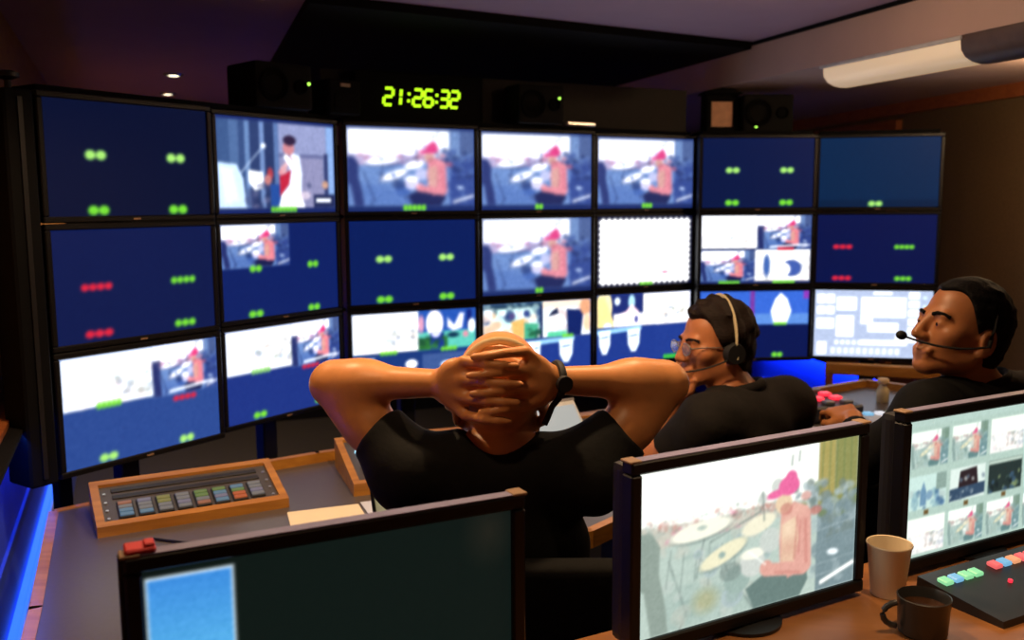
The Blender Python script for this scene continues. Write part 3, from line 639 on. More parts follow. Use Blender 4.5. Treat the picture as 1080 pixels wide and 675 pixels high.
# digital clock
SEGS = {'0': 'abcdef', '1': 'bc', '2': 'abged', '3': 'abgcd', '6': 'afedcg'}
t = thing('digital_clock', 'digital wall clock with green glowing digits reading 21:26:32', 'clock', on_sec(0.335, 0.13, 1.850), yc)
MB().box((0, 0.03, 0.09), (0.52, 0.06, 0.18), bev=0.005).build('case', 'matte', t)
CH, CW = 0.060, 0.034
def seg_digit(ch, x0, z0, parent):
    m = MB(); th = 0.0105
    pts = {'a': ((0, 2), (1, 2)), 'b': ((1, 2), (1, 1)), 'c': ((1, 1), (1, 0)), 'd': ((0, 0), (1, 0)), 'e': ((0, 1), (0, 0)), 'f': ((0, 2), (0, 1)), 'g': ((0, 1), (1, 1))}
    for s in SEGS[ch]:
        (ax, az), (bx, bz) = pts[s]
        A = Vector((x0 + ax * CW, 0, z0 + az * CH / 2)); B = Vector((x0 + bx * CW, 0, z0 + bz * CH / 2))
        d = (B - A).normalized(); A += d * 0.003; B -= d * 0.003; q = Vector((-d.z, 0, d.x)) * th / 2
        sh = lambda v, y: (v.x + 0.10 * (v.z - z0), y, v.z)
        P = [A - q, B - q, B + q, A + q]
        m.hexa([sh(v, -0.004) for v in P], [sh(v, 0.0) for v in P])
    return m.build('digit', 'digit', parent)
k = 0.00352
for ch, px in zip('212632', (402.5, 411.5, 435.5, 448, 466.5, 478.5)):
    seg_digit(ch, (px - 445) * k, 0.058, t)
for px in (430, 462):
    m = MB()
    for z in (0.075, 0.101): m.box(((px - 445) * k + 0.1 * (z - 0.05), -0.002, z), (0.010, 0.004, 0.010))
    m.build('colon', 'digit', t)

def loudspeaker(label, loc, rz, w, h, d, led, ledpos):
    t = thing('loudspeaker', label, 'loudspeaker', loc, rz, 'loudspeakers above the monitor wall')
    MB().box((0, 0, h / 2), (w, d, h), bev=0.014, seg=2).build('cabinet', 'speaker', t)
    hz = w >= h
    cx = (-w * 0.20 if hz else 0); cz = (h * 0.5 if hz else h * 0.36); rr = min(w, h) * 0.36
    def ring(cx, cz, r, name, depth):
        q = MB().lathe([(r, 0), (r, 0.008), (r * 0.9, 0.010), (r * 0.82, 0.003), (r * 0.4, -depth), (r * 0.15, -depth * 0.6)], seg=28).build(name, 'grille', t, True)
        q.matrix_local = Matrix.Translation((cx, -d / 2 - 0.0, cz)) @ Matrix.Rotation(R(90), 4, 'X')
    ring(cx, cz, rr, 'woofer', 0.003)
    ring((w * 0.27 if hz else 0), (h * 0.5 if hz else h * 0.8), min(w, h) * 0.16, 'tweeter', 0.002)
    MB().sph((ledpos[0], -d / 2 - 0.001, ledpos[1]), 0.006, 10).build('status_light', 'led_g', t)
    return t
loudspeaker('black loudspeaker lying on its side at the far left of the clock', (-0.79, 3.12, 1.850), R(46), 0.21, 0.145, 0.18, True, (0.090, 0.085))
loudspeaker('dim black loudspeaker right of the clock in front of the dark board', on_sec(0.80, 0.09, 1.850), yc, 0.20, 0.15, 0.13, True, (0.078, 0.100))
loudspeaker('black loudspeaker with rounded top on the right end monitors', (1.14, 4.30, 1.850), R(2), 0.225, 0.165, 0.2, True, (-0.055, 0.022))
# small amplifier beside the left loudspeaker
t = thing('power_unit', 'small black unit with a brass badge beside the left loudspeaker', 'electronics', (-0.62, 3.33, 1.850), R(44))
MB().box((0, 0, 0.06), (0.13, 0.14, 0.12), bev=0.006).build('case', 'matte', t)
MB().box((0.0, -0.072, 0.10), (0.04, 0.004, 0.012), bev=0.001).build('badge', 'endcap', t)
MB().box((0.0, -0.072, 0.045), (0.09, 0.004, 0.05), bev=0.001).build('front_plate', 'matte', t)
# framed box
t = thing('small_display_box', 'small black framed box with pinkish front beside the right loudspeaker', 'box', (0.945, 4.24, 1.850), R(4))
MB().box((0, 0.045, 0.085), (0.15, 0.08, 0.17), bev=0.004).build('case', 'matte', t)
bezel(0.098, 0.11, 0.022, 0.024, 0.012, 0).build('frame', 'matte', t, loc=(0, -0.008, 0.026))
MB().box((0, 0.003, 0.082), (0.1, 0.004, 0.112)).build('front_plate', 'pink', t)
MB().hexa([(-0.09, -0.03, 0.170), (0.09, -0.03, 0.170), (0.09, 0.09, 0.170), (-0.09, 0.09, 0.170)], [(-0.085, -0.02, 0.180), (0.02, -0.02, 0.20), (0.02, 0.08, 0.20), (-0.085, 0.08, 0.18)]).build('hood', 'matte', t)
# little silver remote on the shelf
t = thing('remote_control', 'slim silver remote lying on top of the centre monitors', 'remote', on_sec(1.00, 0.075, 1.850), yc + R(6))
MB().box((0, 0, 0.009), (0.15, 0.035, 0.018), bev=0.005).build('case', 'silver', t)
for i in range(4): MB().cyl((-0.045 + i * 0.025, 0, 0.0175), (-0.045 + i * 0.025, 0, 0.0195), 0.005, seg=10).build('key', 'grey', t)
# door frame and switch plate on the right wall seen above the far right monitors
def on_wall(Y, off, z):
    s = (Y - RP[1]) / RD[1]; d = Vector((RD[0], RD[1], 0)); n = Vector((-RD[1], RD[0], 0))
    return Vector((RP[0] + RD[0] * s, RP[1] + RD[1] * s, z)) + n * off
wrz = math.atan2(-RD[1], -RD[0])
t = thing('switch_plate', 'pale switch plate with dark keyhole on the far right wall above the monitors', 'switch', on_wall(5.92, 0.0, 1.72), wrz)
MB().box((0, -0.006, 0.085), (0.16, 0.012, 0.17), bev=0.003).build('plate', 'lightgrey', t)
MB().box((0.01, -0.014, 0.09), (0.045, 0.006, 0.07), bev=0.002).build('rocker', 'matte', t)
t = tag(MB().box((0, -0.011, 0.11), (0.16, 0.022, 0.22), bev=0.004).build('wall_box', 'yellow'), 'yellowish wall box next to the pale switch plate', 'box')
t.location = on_wall(6.18, 0.0, 1.68); t.rotation_euler = (0, 0, wrz)
t = thing('door_frame', 'reddish wooden door frame on the right wall behind the monitors', 'door frame', on_wall(5.32, 0.0, 0.66), wrz)
for s in (-1, 1): MB().box((s * 0.38, -0.02, 0.65), (0.06, 0.04, 1.30), bev=0.004).build('jamb', 'wood_d', t)
MB().box((0, -0.02, 1.275), (0.70, 0.04, 0.05), bev=0.004).build('head', 'wood_d', t)
MB().box((0, -0.006, 0.62), (0.70, 0.012, 1.24)).build('door_panel', 'wall_d', t)

# ------------------------------------------------------------------ ceiling lamps
def downlight(label, x, y, z, power, tilt=(0, 0), group='recessed ceiling downlights', cone=120, dome=False):
    t = thing('ceiling_downlight', label, 'ceiling lamp', (x, y, z), 0, group)
    MB().lathe([(0.030, -0.004), (0.034, -0.012), (0.046, -0.010), (0.050, 0.0), (0.030, 0.0)], seg=28).build('ring', 'silver', t, True)
    MB().lathe([(0.029, -0.005), (0.026, -0.009), (0.010, -0.011), (0.001, -0.0112)], seg=24).build('lens', 'lens', t, True)
    l = bpy.data.lights.new('downlight_beam', 'POINT' if dome else 'SPOT'); l.energy = power; l.color = WARM; l.shadow_soft_size = 0.03
    if not dome: l.spot_size = R(cone); l.spot_blend = 0.7
    o = bpy.data.objects.new('downlight_beam', l); COL.objects.link(o); o.parent = t; o.location = (0, 0, -0.085 if dome else -0.03); o.rotation_euler = (R(tilt[0]), R(tilt[1]), 0)
    return t
downlight('small lit downlight in the left ceiling, nearer one of the visible pair', -1.71, 4.833, HC, P_DOWN * 3.2)
downlight('small lit downlight in the left ceiling, farther one of the visible pair', -2.038, 5.649, HC, P_DOWN * 3.2)
downlight('lit downlight in the ceiling above the person in the black t-shirt', -0.02, 1.86, HC, P_DOWN * 2.0)
downlight('lit downlight in the ceiling above the left desk wing', -0.72, 2.05, HC, P_DOWN * 1.2)
downlight('lit downlight in the ceiling left of the person with glasses', 0.40, 2.25, HC, P_DOWN * 0.8)
downlight('lit downlight in the ceiling beside the long soffit lamp', 0.86, 2.70, HC, P_DOWN * 0.17, dome=True)
downlight('added unseen downlight in the low soffit, brightening the right wall', 1.96, 3.22, 2.045, P_DOWN * 0.60, dome=True)  # lamp added out of view to brighten the wall and soffit underside
downlight('added unseen downlight above the near left monitor, brightening the clasped hands', -0.38, 1.15, HC, P_DOWN * 0.5, cone=115)  # unseen lamp added to light the hands from behind and above
downlight('added fill downlight in the ceiling behind the camera on the right', 1.1, 0.5, HC, P_DOWN * 0.2, cone=90)  # unseen lamp added as warm fill
downlight('lit downlight in the ceiling above the front desk and paper cup', 0.74, 1.30, HC, P_DOWN * 1.5, cone=72)

# long soffit lamp
ang = math.atan2(KD[1], KD[0])
t = thing('soffit_lamp', 'long rounded acrylic lamp under the low right ceiling', 'ceiling lamp', (1.154 + 0.10, 3.556 + 0.03, 2.045), ang)
def arc_prof(w, h, n=9):
    out = []
    for i in range(n + 1):
        a = math.pi * i / n; out.append((w / 2 * math.cos(a) * (1 - 0.0), -h * math.sin(a) ** 0.6))
    return out
def extr(prof, x0, x1):
    m = MB(); A = [m.bm.verts.new((x0, y, z)) for y, z in prof]; B = [m.bm.verts.new((x1, y, z)) for y, z in prof]
    for i in range(len(prof) - 1): m.bm.faces.new((A[i], A[i + 1], B[i + 1], B[i]))
    m.bm.faces.new(A); m.bm.faces.new(B[::-1]); m.bm.faces.new((A[0], B[0], B[-1], A[-1])); return m
extr(arc_prof(0.19, 0.078), 0.0, 0.66).build('diffuser', 'diff_glow', t, True)
extr(arc_prof(0.20, 0.082), 0.662, 0.92).build('end_cap', 'lampcap', t, True)
MB().box((0.33, 0, -0.006), (0.68, 0.21, 0.012), bev=0.002).build('back_plate', 'lightgrey', t)
# ------------------------------------------------------------------ control desk in front of the monitor wall
DZ = 0.75
DESK = [(-0.80, 1.42), (-0.44, 1.84), (-0.10, 2.10), (0.18, 2.20), (0.42, 2.48), (0.60, 2.74), (0.88, 2.94), (1.22, 3.02), (1.80, 3.04), (1.92, 3.55), (1.52, 3.92), (1.24, 3.74), (0.95, 3.68), (0.60, 3.50), (0.05, 3.20), (-0.60, 2.80), (-1.00, 2.52), (-1.19, 2.35), (-0.943, 1.772)]
t = thing('control_desk', 'long curved grey control desk with wooden edges below the monitor wall', 'desk')
MB().prism(DESK, DZ - 0.03, DZ).build('desk_top', 'desk', t)
def edge_strip(a, b, z0, z1, wd, name, m, parent):
    a = Vector((a[0], a[1], 0)); b = Vector((b[0], b[1], 0)); d = (b - a).normalized(); n = Vector((d.y, -d.x, 0))
    P = [a - d * 0.004, b + d * 0.004, b + n * wd + d * 0.008, a + n * wd - d * 0.008]
    return MB().prism([(p.x, p.y) for p in P], z0, z1).build(name, m, parent)
for i in range(len(DESK)):
    a, b = DESK[i], DESK[(i + 1) % len(DESK)]
    tall = i >= 8 and i <= 15
    edge_strip(a, b, DZ - 0.042, DZ + (0.03 if tall else 0.002), 0.024, 'wood_edge', 'wood', t)
for (x, y, rz) in [(-0.95, 2.1, 22), (-0.3, 2.45, 27), (0.45, 2.9, 30), (1.2, 3.4, 10)]:
    MB().box((x, y, 0.36), (0.05, 0.5, 0.718), rz=R(rz), bev=0.004).build('support_panel', 'wall_d', t)

def console(label, x, y, rz, w, d, hf, hb, z=DZ):
    t = thing('control_console', label, 'control panel', (x, y, z), rz, 'wood framed consoles on the control desk')
    sl = math.atan2(hb - hf, d); f = 0.02
    zz = lambda yy: hf + (hb - hf) * yy / d
    for s in (-1, 1):
        x0, x1 = (s * w / 2, s * (w / 2 - f)); x0, x1 = min(x0, x1), max(x0, x1)
        MB().hexa([(x0, 0, 0), (x1, 0, 0), (x1, d, 0), (x0, d, 0)], [(x0, 0, hf), (x1, 0, hf), (x1, d, hb), (x0, d, hb)]).build('side_cheek', 'wood', t)
    x0, x1 = -w / 2 + f, w / 2 - f
    MB().hexa([(x0, 0, 0), (x1, 0, 0), (x1, f, 0), (x0, f, 0)], [(x0, 0, hf), (x1, 0, hf), (x1, f, zz(f)), (x0, f, zz(f))]).build('front_rail', 'wood', t)
    MB().hexa([(x0, d - f, 0), (x1, d - f, 0), (x1, d, 0), (x0, d, 0)], [(x0, d - f, zz(d - f)), (x1, d - f, zz(d - f)), (x1, d, hb), (x0, d, hb)]).build('back_rail', 'wood', t)
    pl = 0.008
    MB().hexa([(x0, f, 0.002), (x1, f, 0.002), (x1, d - f, 0.002), (x0, d - f, 0.002)], [(x0, f, zz(f) - pl), (x1, f, zz(f) - pl), (x1, d - f, zz(d - f) - pl), (x0, d - f, zz(d - f) - pl)]).build('face_plate', 'panel', t)
    place = lambda xx, yy, dz=0.0: Matrix.Translation((xx, yy, zz(yy) - pl + dz)) @ Matrix.Rotation(sl, 4, 'X')
    return t, place
def put(m, mtx): 
    m.bm.transform(mtx); return m
t, pl = console('wide wood-framed console with eight blocks of small keys at the left', -0.7965, 2.2645, R(28.6), 0.466, 0.205, 0.026, 0.084)
SCH = [('l_blue', 'l_blue', 'l_grey', 'l_salmon'), ('l_blue', 'l_grey', 'l_grey', 'l_lilac'), ('l_grey', 'l_grey', 'l_olive', 'l_olive'), ('l_grey', 'l_lilac', 'l_grey', 'l_grey'), ('l_salmon', 'l_grey', 'l_green', 'l_green'), ('l_blue', 'l_lilac', 'l_blue', 'l_green'), ('l_orange', 'l_orange', 'l_green', 'l_blue'), ('l_grey', 'l_lilac', 'l_grey', 'l_grey')]
for i, cs in enumerate(SCH):
    x = -0.160 + i * 0.0462; y0 = 0.032 + (0.004 if i == 7 else 0)
    blk = put(MB().box((0, 0, 0.003), (0.038, 0.072, 0.006), bev=0.0015), pl(x, y0 + 0.036)).build('key_block', 'paneld', t)
    for j, c in enumerate(cs):
        put(MB().box((0, -0.0255 + j * 0.017, 0.0075), (0.032, 0.0125, 0.005), bev=0.0012), pl(x, y0 + 0.036)).build('key', c, blk)
for k, yy in enumerate((0.130, 0.160)):
    put(MB().box((0.0, 0, 0.002), (0.37, 0.016, 0.004), bev=0.001), pl(0.0, yy)).build('label_strip', 'paneld', t)
for s in (-1, 1):
    for yy in (0.04, 0.075, 0.11, 0.15):
        put(MB().cyl((0, 0, 0), (0, 0, 0.003), 0.004, seg=10), pl(s * 0.202, yy)).build('screw', 'silver', t)
t, pl = console('wood-framed console left of the person in the black t-shirt, pale blue lamp lit', -0.2005, 2.548, R(20), 0.50, 0.315, 0.035, 0.088)
def lamp_key(pl, x, y, t, m='led_bw', r=0.011):
    put(MB().lathe([(r * 1.3, 0), (r * 1.3, 0.004), (r, 0.005), (r, 0.008), (r * 0.5, 0.010)], seg=16), pl(x, y)).build('lamp_key', m, t, True)
lamp_key(pl, -0.192, 0.215, t)
for i in range(6):
    for j in range(3): put(MB().box((0, 0, 0.005), (0.018, 0.014, 0.010), bev=0.002), pl(-0.20 + i * 0.03, 0.05 + j * 0.03)).build('key', 'grey', t)
put(MB().box((0, 0, 0.003), (0.30, 0.05, 0.006), bev=0.002), pl(0.03, 0.25)).build('label_strip', 'paneld', t)
for i in range(5): lamp_key(pl, -0.05 + i * 0.05, 0.19, t, 'button', 0.009)
t, pl = console('wood-framed console right of the person in the black t-shirt, behind the tilted tablet', 0.31, 2.80, R(22), 0.50, 0.29, 0.035, 0.085)
lamp_key(pl, -0.02, 0.22, t)
for i in range(7):
    for j in range(3): put(MB().box((0, 0, 0.005), (0.018, 0.014, 0.010), bev=0.002), pl(-0.19 + i * 0.03, 0.05 + j * 0.03)).build('key', 'button', t)
for i in range(4): put(MB().box((0, 0, 0.004), (0.03, 0.05, 0.008), bev=0.002), pl(0.06 + i * 0.04, 0.2)).build('key_block', 'paneld', t)

def flat(name, label, cat, pts, z, m, th=0.0015, curl=0.0):
    cx = sum(p[0] for p in pts) / 4; cy = sum(p[1] for p in pts) / 4
    o = MB().prism([(p[0] - cx, p[1] - cy) for p in pts], 0, th).build(name, m); o.location = (cx, cy, z)
    return tag(o, label, cat)
flat('paper_sheet', 'cream sheet of paper in front of the wide left console', 'paper', [(-0.54, 2.184), (-0.369, 2.276), (-0.413, 2.396), (-0.587, 2.331)], DZ + 0.0005, 'paper')
flat('paper_sheet', 'bluish sheet of paper beside the cream one on the left desk', 'paper', [(-0.36, 2.28), (-0.27, 2.32), (-0.33, 2.44), (-0.41, 2.41)], DZ + 0.0005, 'paperb')
flat('paper_sheet', 'white sheet of paper on the desk under the right upper arm', 'paper', [(0.26, 2.34), (0.42, 2.50), (0.38, 2.66), (0.20, 2.48)], DZ + 0.0005, 'paperb')
flat('paper_sheet', 'bluish white sheet on the desk between the two seated people at right', 'paper', [(0.96, 3.0), (1.17, 3.06), (1.20, 3.24), (0.99, 3.20)], DZ + 0.0005, 'paperb')
t = tag(MB().tube([(0.27, 2.30, 0.755), (0.32, 2.38, 0.756), (0.37, 2.44, 0.756), (0.43, 2.52, 0.756)], 0.006, 8).build('pen', 'black', smooth=True), 'black pen lying on the white sheet near the desk edge', 'pen')
# cable on the left desk
pts = [(-0.86, 2.13, DZ + 0.004)]
pts = [(-0.86 + 0.50 * u, 2.14 + 0.10 * u - 0.09 * math.sin(u * 3.0), DZ + 0.0035) for u in np.linspace(0, 1, 18)]
tag(MB().tube(pts, 0.0032, 6).build('cable', 'rubber', smooth=True), 'thin dark cable curving over the grey desk below the left console', 'cable')
# tilted tablet and clear holder
def tilted(name, label, cat, x, y, rz, w, h, tilt, th, m, z=DZ, lift=0.0):
    t = thing(name, label, cat, (x, y, z), rz)
    mt = Matrix.Translation((0, 0, lift)) @ Matrix.Rotation(R(-tilt), 4, 'X')
    put(MB().box((0, 0, h / 2), (w, th, h), bev=0.003), mt).build('plate', m, t)
    return t, mt
t, mt = tilted('tablet', 'pale grey tablet propped up right of the neck, above the console', 'tablet', 0.150, 2.60, R(34), 0.200, 0.145, 40, 0.010, 'lightgrey', lift=0.098)
put(MB().box((0, -0.006, 0.0675), (0.180, 0.003, 0.120), bev=0.001), mt).build('display', emit('tablet_display', hexc(186, 200, 206), 0.55), t)
put(MB().box((0.005, -0.009, 0.030), (0.13, 0.003, 0.010), bev=0.001), mt).build('key_bar', 'matte', t)
put(MB().box((0, 0.0, 0.145), (0.203, 0.013, 0.008), bev=0.001), mt).build('top_edge', 'grey', t)
MB().box((0, 0.05, 0.066), (0.05, 0.02, 0.132), bev=0.003).build('prop', 'matte', t); MB().box((0, 0.03, 0.006), (0.14, 0.12, 0.012), bev=0.003).build('base', 'matte', t)
t, mt = tilted('document_holder', 'clear greenish acrylic holder at the left elbow side of the desk', 'document holder', -0.285, 2.215, R(35), 0.11, 0.135, 14, 0.005, 'acryl')
put(MB().box((-0.057, 0, 0.0675), (0.006, 0.010, 0.137), bev=0.001), mt).build('side_edge', 'matte', t)
put(MB().box((0, 0.012, 0.004), (0.11, 0.04, 0.008), bev=0.001), Matrix.Identity(4)).build('foot', 'acryl', t)
# right part of the desk
t = thing('key_panel', 'dark key panel with red lit keys behind the person with glasses', 'control panel', (1.125, 3.42, DZ), R(14))
MB().box((0, 0, 0.03), (0.24, 0.30, 0.06), bev=0.006).build('case', 'paneld', t)
for i in range(3):
    for j in range(4):
        lit = (i, j) in ((0, 3), (0, 2), (1, 1), (2, 2), (1, 2), (2, 1), (1, 3))
        MB().box((-0.075 + i * 0.075, -0.105 + j * 0.07, 0.066), (0.040, 0.034, 0.014), bev=0.003).build('key', 'led_r' if lit else 'grey', t)
t = thing('intercom_unit', 'pale intercom box with a white lamp beside the red key panel', 'electronics', (1.35, 3.20, DZ), R(8))
MB().box((0, 0, 0.02), (0.24, 0.17, 0.04), bev=0.005).build('case', 'lightgrey', t)
MB().sph((0.0, -0.03, 0.045), 0.024, 12).build('knob', emit('white_lamp', (0.8, 0.85, 1.0), 0.9), t, True)
for i in range(4): MB().box((-0.08 + 0.045 * i, 0.045, 0.044), (0.03, 0.03, 0.010), bev=0.002).build('key', ('k_blue', 'k_white', 'k_green', 'k_blue')[i], t)
t = thing('small_bottle', 'small beige bottle on the desk left of the far right person', 'bottle', (1.47, 3.62, DZ), 0)
MB().lathe([(0.022, 0), (0.024, 0.004), (0.024, 0.05), (0.014, 0.066), (0.012, 0.075)], seg=20).build('bottle_body', 'cream', t, True)
MB().lathe([(0.020, 0.075), (0.022, 0.079), (0.022, 0.092), (0.018, 0.096)], seg=20).build('cap', 'papertan', t, True)

# ------------------------------------------------------------------ front desk with three monitors
YF = R(28); eF = Vector((math.cos(YF), math.sin(YF), 0)); nF = Vector((math.sin(YF), -math.cos(YF), 0))
C0 = Vector((0.3957, 1.4607, 0)); FZ = 0.85
def fr(s, o): 
    p = C0 + eF * s + nF * o; return (p.x, p.y)
t = thing('front_desk', 'wooden front desk carrying the three near monitors and paper cup', 'desk')
MB().prism([fr(-1.06, 0.60), fr(1.62, 0.60), fr(1.62, -0.10), fr(-1.06, -0.10)], FZ - 0.035, FZ).build('desk_top', 'fgdesk', t)
for s in (-1.02, 0.28, 1.58):
    p = fr(s, 0.25); MB().box((p[0], p[1], (FZ - 0.035) / 2), (0.04, 0.62, FZ - 0.035), rz=YF, bev=0.003).build('support_panel', 'wood_d', t)
p = fr(0.28, 0.28); MB().box((p[0], p[1], 0.55), (2.56, 0.02, 0.48), rz=YF).build('modesty_panel', 'wall_d', t)

def desk_monitor(label, x, y, z, rz, w, h, pic, tb, gain, glow):
    t = thing('desk_monitor', label, 'monitor', (x, y, FZ), rz, 'near monitors on the front desk')
    b = z - FZ
    bezel(w, h, 0.020, tb, 0.028, -0.008).build('bezel', 'bezel', t, loc=(0, 0, b))
    MB().box((0, 0.036, b + h / 2), (w + 0.03, 0.034, h + 0.02), bev=0.012, seg=2).build('shell', 'shell', t)
    screen('screen', pic, w, h, t, gain, glow, loc=(0, 0, b))
    # tan protective corner pieces and the thin silver lip on the top edge
    MB().box((0, 0.004, b + h + 0.0205), (w + 0.036, 0.020, 0.0016)).build('top_lip', 'lilac', t)
    for s in (-1, 1): MB().box((s * (w / 2 + 0.012), 0.006, b + h + 0.0205), (0.022, 0.026, 0.004), bev=0.001).build('corner_piece', 'endcap', t)
    MB().cyl((0, 0.075, 0.008), (0, 0.075, b + h * 0.55), 0.02, seg=18).build('stand_column', 'black', t, True)
    MB().box((0, 0.062, b + h * 0.5), (0.10, 0.03, 0.10), bev=0.003).build('stand_bracket', 'black', t)
    MB().lathe([(0.068, 0), (0.068, 0.006), (0.03, 0.010)], (0, 0.030, 0), 32).build('stand_foot', 'black', t, True)
    return t
pL = Pic(220, 124, (13, 21, 19))
pL.ell(.5, .5, .6, .7, (17, 28, 24), 0, .6, 30)
pL.rect(.004, .04, .216, .74, (236, 244, 250)); pL.rect(.011, .054, .209, .726, (70, 150, 226)); 
for i in range(16): pL.rect(.011, .054 + i * .042, .209, .054 + (i + 1) * .042, (62 + i * 3, 142 + i * 4, 222 + i))
pL.ell(.93, .1, .05, .12, (66, 52, 40), 0, .35, 12)
tm = desk_monitor('near left monitor, nearly dark screen with a bright blue window', -0.2168, 1.135, 0.866, R(26.4), 0.476, 0.262, pL, 0.014, 1.0, 0.3)
t = thing('red_clip', 'red clip on the upper left corner of the near left monitor', 'clip', (-0.2168, 1.135, 0.866 + 0.262 + 0.021), R(26.4))
MB().box((-0.238, 0.01, 0.004), (0.034, 0.030, 0.007), bev=0.002).build('jaw', 'red', t); MB().box((-0.228, 0.008, 0.009), (0.012, 0.02, 0.005), bev=0.0015).build('lever', 'red', t)
MB().box((-0.2605, 0.004, -0.055), (0.005, 0.016, 0.11), bev=0.001).build('strap', 'rubber', t)
pM = Pic(230, 130, (230, 240, 232)); drum(pM, 'warm'); pM.img = pM.img * .88 + np.array((240, 248, 236)) / 255 * .12
desk_monitor('near middle monitor showing the shirtless drummer in a pink cap', 0.3957, 1.4607, 0.881, R(28.95), 0.47, 0.264, pM, 0.022, 0.92, 0.35)
pR = Pic(230, 130, (186, 212, 200))
pR.rect(0, 0, 1, .05, (190, 216, 206))
for i in range(5):
    for j in range(3):
        u0, v0 = .015 + i * .243, (.085, .405, .715)[j]; u1, v1 = u0 + .222, v0 + (.265, .25, .265)[j]
        kind = [['d', 'd', 'w', 'd', 'w'], ['b', 'p', 'k', 'b', 'p'], ['w', 'd', 'd', 'd', 'w']][j][i]
        pR.frame(u0, v0, u1, v1)
        if kind == 'd': drum(pR, 'mint')
        elif kind == 'w': crowd(pR, 20 + i + j, True); pR.rect(0, 0, 1, .45, (248, 255, 244))
        elif kind == 'b':
            pR.rect(0, 0, 1, 1, (206, 234, 226)); pR.blobs(.05, .5, .95, 1, 26, .05, .12, [(110, 150, 190), (150, 190, 200), (190, 210, 206), (70, 110, 150)], 31, .7); pR.poly([(.3, .5), (.38, .2), (.46, .5), (.46, .9), (.3, .9)], (120, 160, 190)); pR.rect(.72, 0, 1, .5, (150, 176, 166))
        elif kind == 'p':
            pR.rect(0, 0, 1, 1, (224, 240, 232)); pR.poly([(.28, .12), (.74, .06), (.8, .62), (.24, .62)], (52, 40, 44)); pR.poly([(.0, .62), (1, .56), (1, .9), (0, .98)], (60, 84, 110)); pR.blobs(0, .1, 1, .95, 16, .03, .06, [(240, 250, 244), (110, 130, 150)], 33, .6)
        else:
            pR.rect(0, 0, 1, 1, (46, 60, 58)); pR.blobs(0, .45, 1, 1, 22, .05, .1, [(90, 120, 110), (30, 40, 44), (150, 170, 120), (70, 100, 130)], 35, .7); pR.rect(0, 0, 1, .12, (200, 220, 206))
        pR.full()
for i in range(4):
    pR.rect(.108 + i * .243, .665, .135 + i * .243, .698, (120, 92, 52)); 
desk_monitor('near right monitor with a grid of small pictures on pale green', 0.9335, 1.770, 0.882, R(28), 0.47, 0.264, pR, 0.022, 0.92, 0.3)

# paper cup, mug and lit key panel on the front desk
t = thing('paper_cup', 'white paper cup between the two near right monitors', 'cup', (0.668, 1.585, FZ))
MB().lathe([(0.027, 0), (0.0285, 0.001), (0.0375, 0.090), (0.0390, 0.0915), (0.0396, 0.0935), (0.0388, 0.0955), (0.0374, 0.0945), (0.0365, 0.088), (0.0275, 0.012), (0.001, 0.012)], seg=36).build('cup_wall', 'cup', t, True)
MB().lathe([(0.0325, 0.060), (0.001, 0.0605)], seg=28).build('coffee', 'cupin', t)
t = thing('dark_mug', 'dark round mug at the bottom edge before the paper cup', 'cup', (0.665, 1.435, FZ))
MB().lathe([(0.034, 0), (0.038, 0.003), (0.041, 0.058), (0.042, 0.062), (0.040, 0.063), (0.038, 0.058), (0.034, 0.008), (0.001, 0.008)], seg=32).build('mug_wall', 'mug', t, True)
MB().lathe([(0.037, 0.045), (0.001, 0.0455)], seg=28).build('coffee', 'cupin', t)
MB().tube([(-0.040 - 0.026 * math.sin(a), 0, 0.032 + 0.02 * math.cos(a)) for a in np.linspace(0.15, math.pi - 0.15, 9)], 0.005, 8).build('handle', 'mug', t, True)
t = thing('lit_key_panel', 'black key panel with coloured lit keys before the near right monitor', 'control panel', (1.010, 1.6505, FZ), YF)
MB().hexa([(-0.28, -0.085, 0), (0.28, -0.085, 0), (0.28, 0.085, 0), (-0.28, 0.085, 0)], [(-0.28, -0.083, 0.012), (0.28, -0.083, 0.012), (0.28, 0.083, 0.030), (-0.28, 0.083, 0.030)]).build('case', 'paneld', t)
sl = math.atan2(0.018, 0.166); pk = lambda x, y: Matrix.Translation((x, y, 0.021 + y * math.tan(sl))) @ Matrix.Rotation(sl, 4, 'X')
for i, c in enumerate(['k_green', 'k_blue', 'k_green', 'k_green']): put(MB().box((0, 0, 0.004), (0.020, 0.022, 0.008), bev=0.002), pk(-0.255 + i * 0.027, 0.045)).build('key', c, t)
for i, c in enumerate(['k_red', 'k_blue', 'k_orange', 'k_red', 'k_red', 'k_orange', 'k_red', 'k_green', 'k_blue', 'k_red', 'k_orange', 'k_green']): put(MB().box((0, 0, 0.004), (0.020, 0.022, 0.008), bev=0.002), pk(-0.112 + i * 0.0265, 0.050)).build('key', c, t)
for i in range(14): put(MB().box((0, 0, 0.004), (0.018, 0.020, 0.008), bev=0.002), pk(-0.10 + i * 0.0265, -0.045)).build('key', 'k_white' if i > 0 else 'grey', t)
for i in range(6): put(MB().cyl((0, 0, 0), (0, 0, 0.005), 0.004, seg=10), pk(-0.14 + i * 0.06, 0.0)).build('indicator', 'led_r' if i % 3 == 0 else 'grey', t)
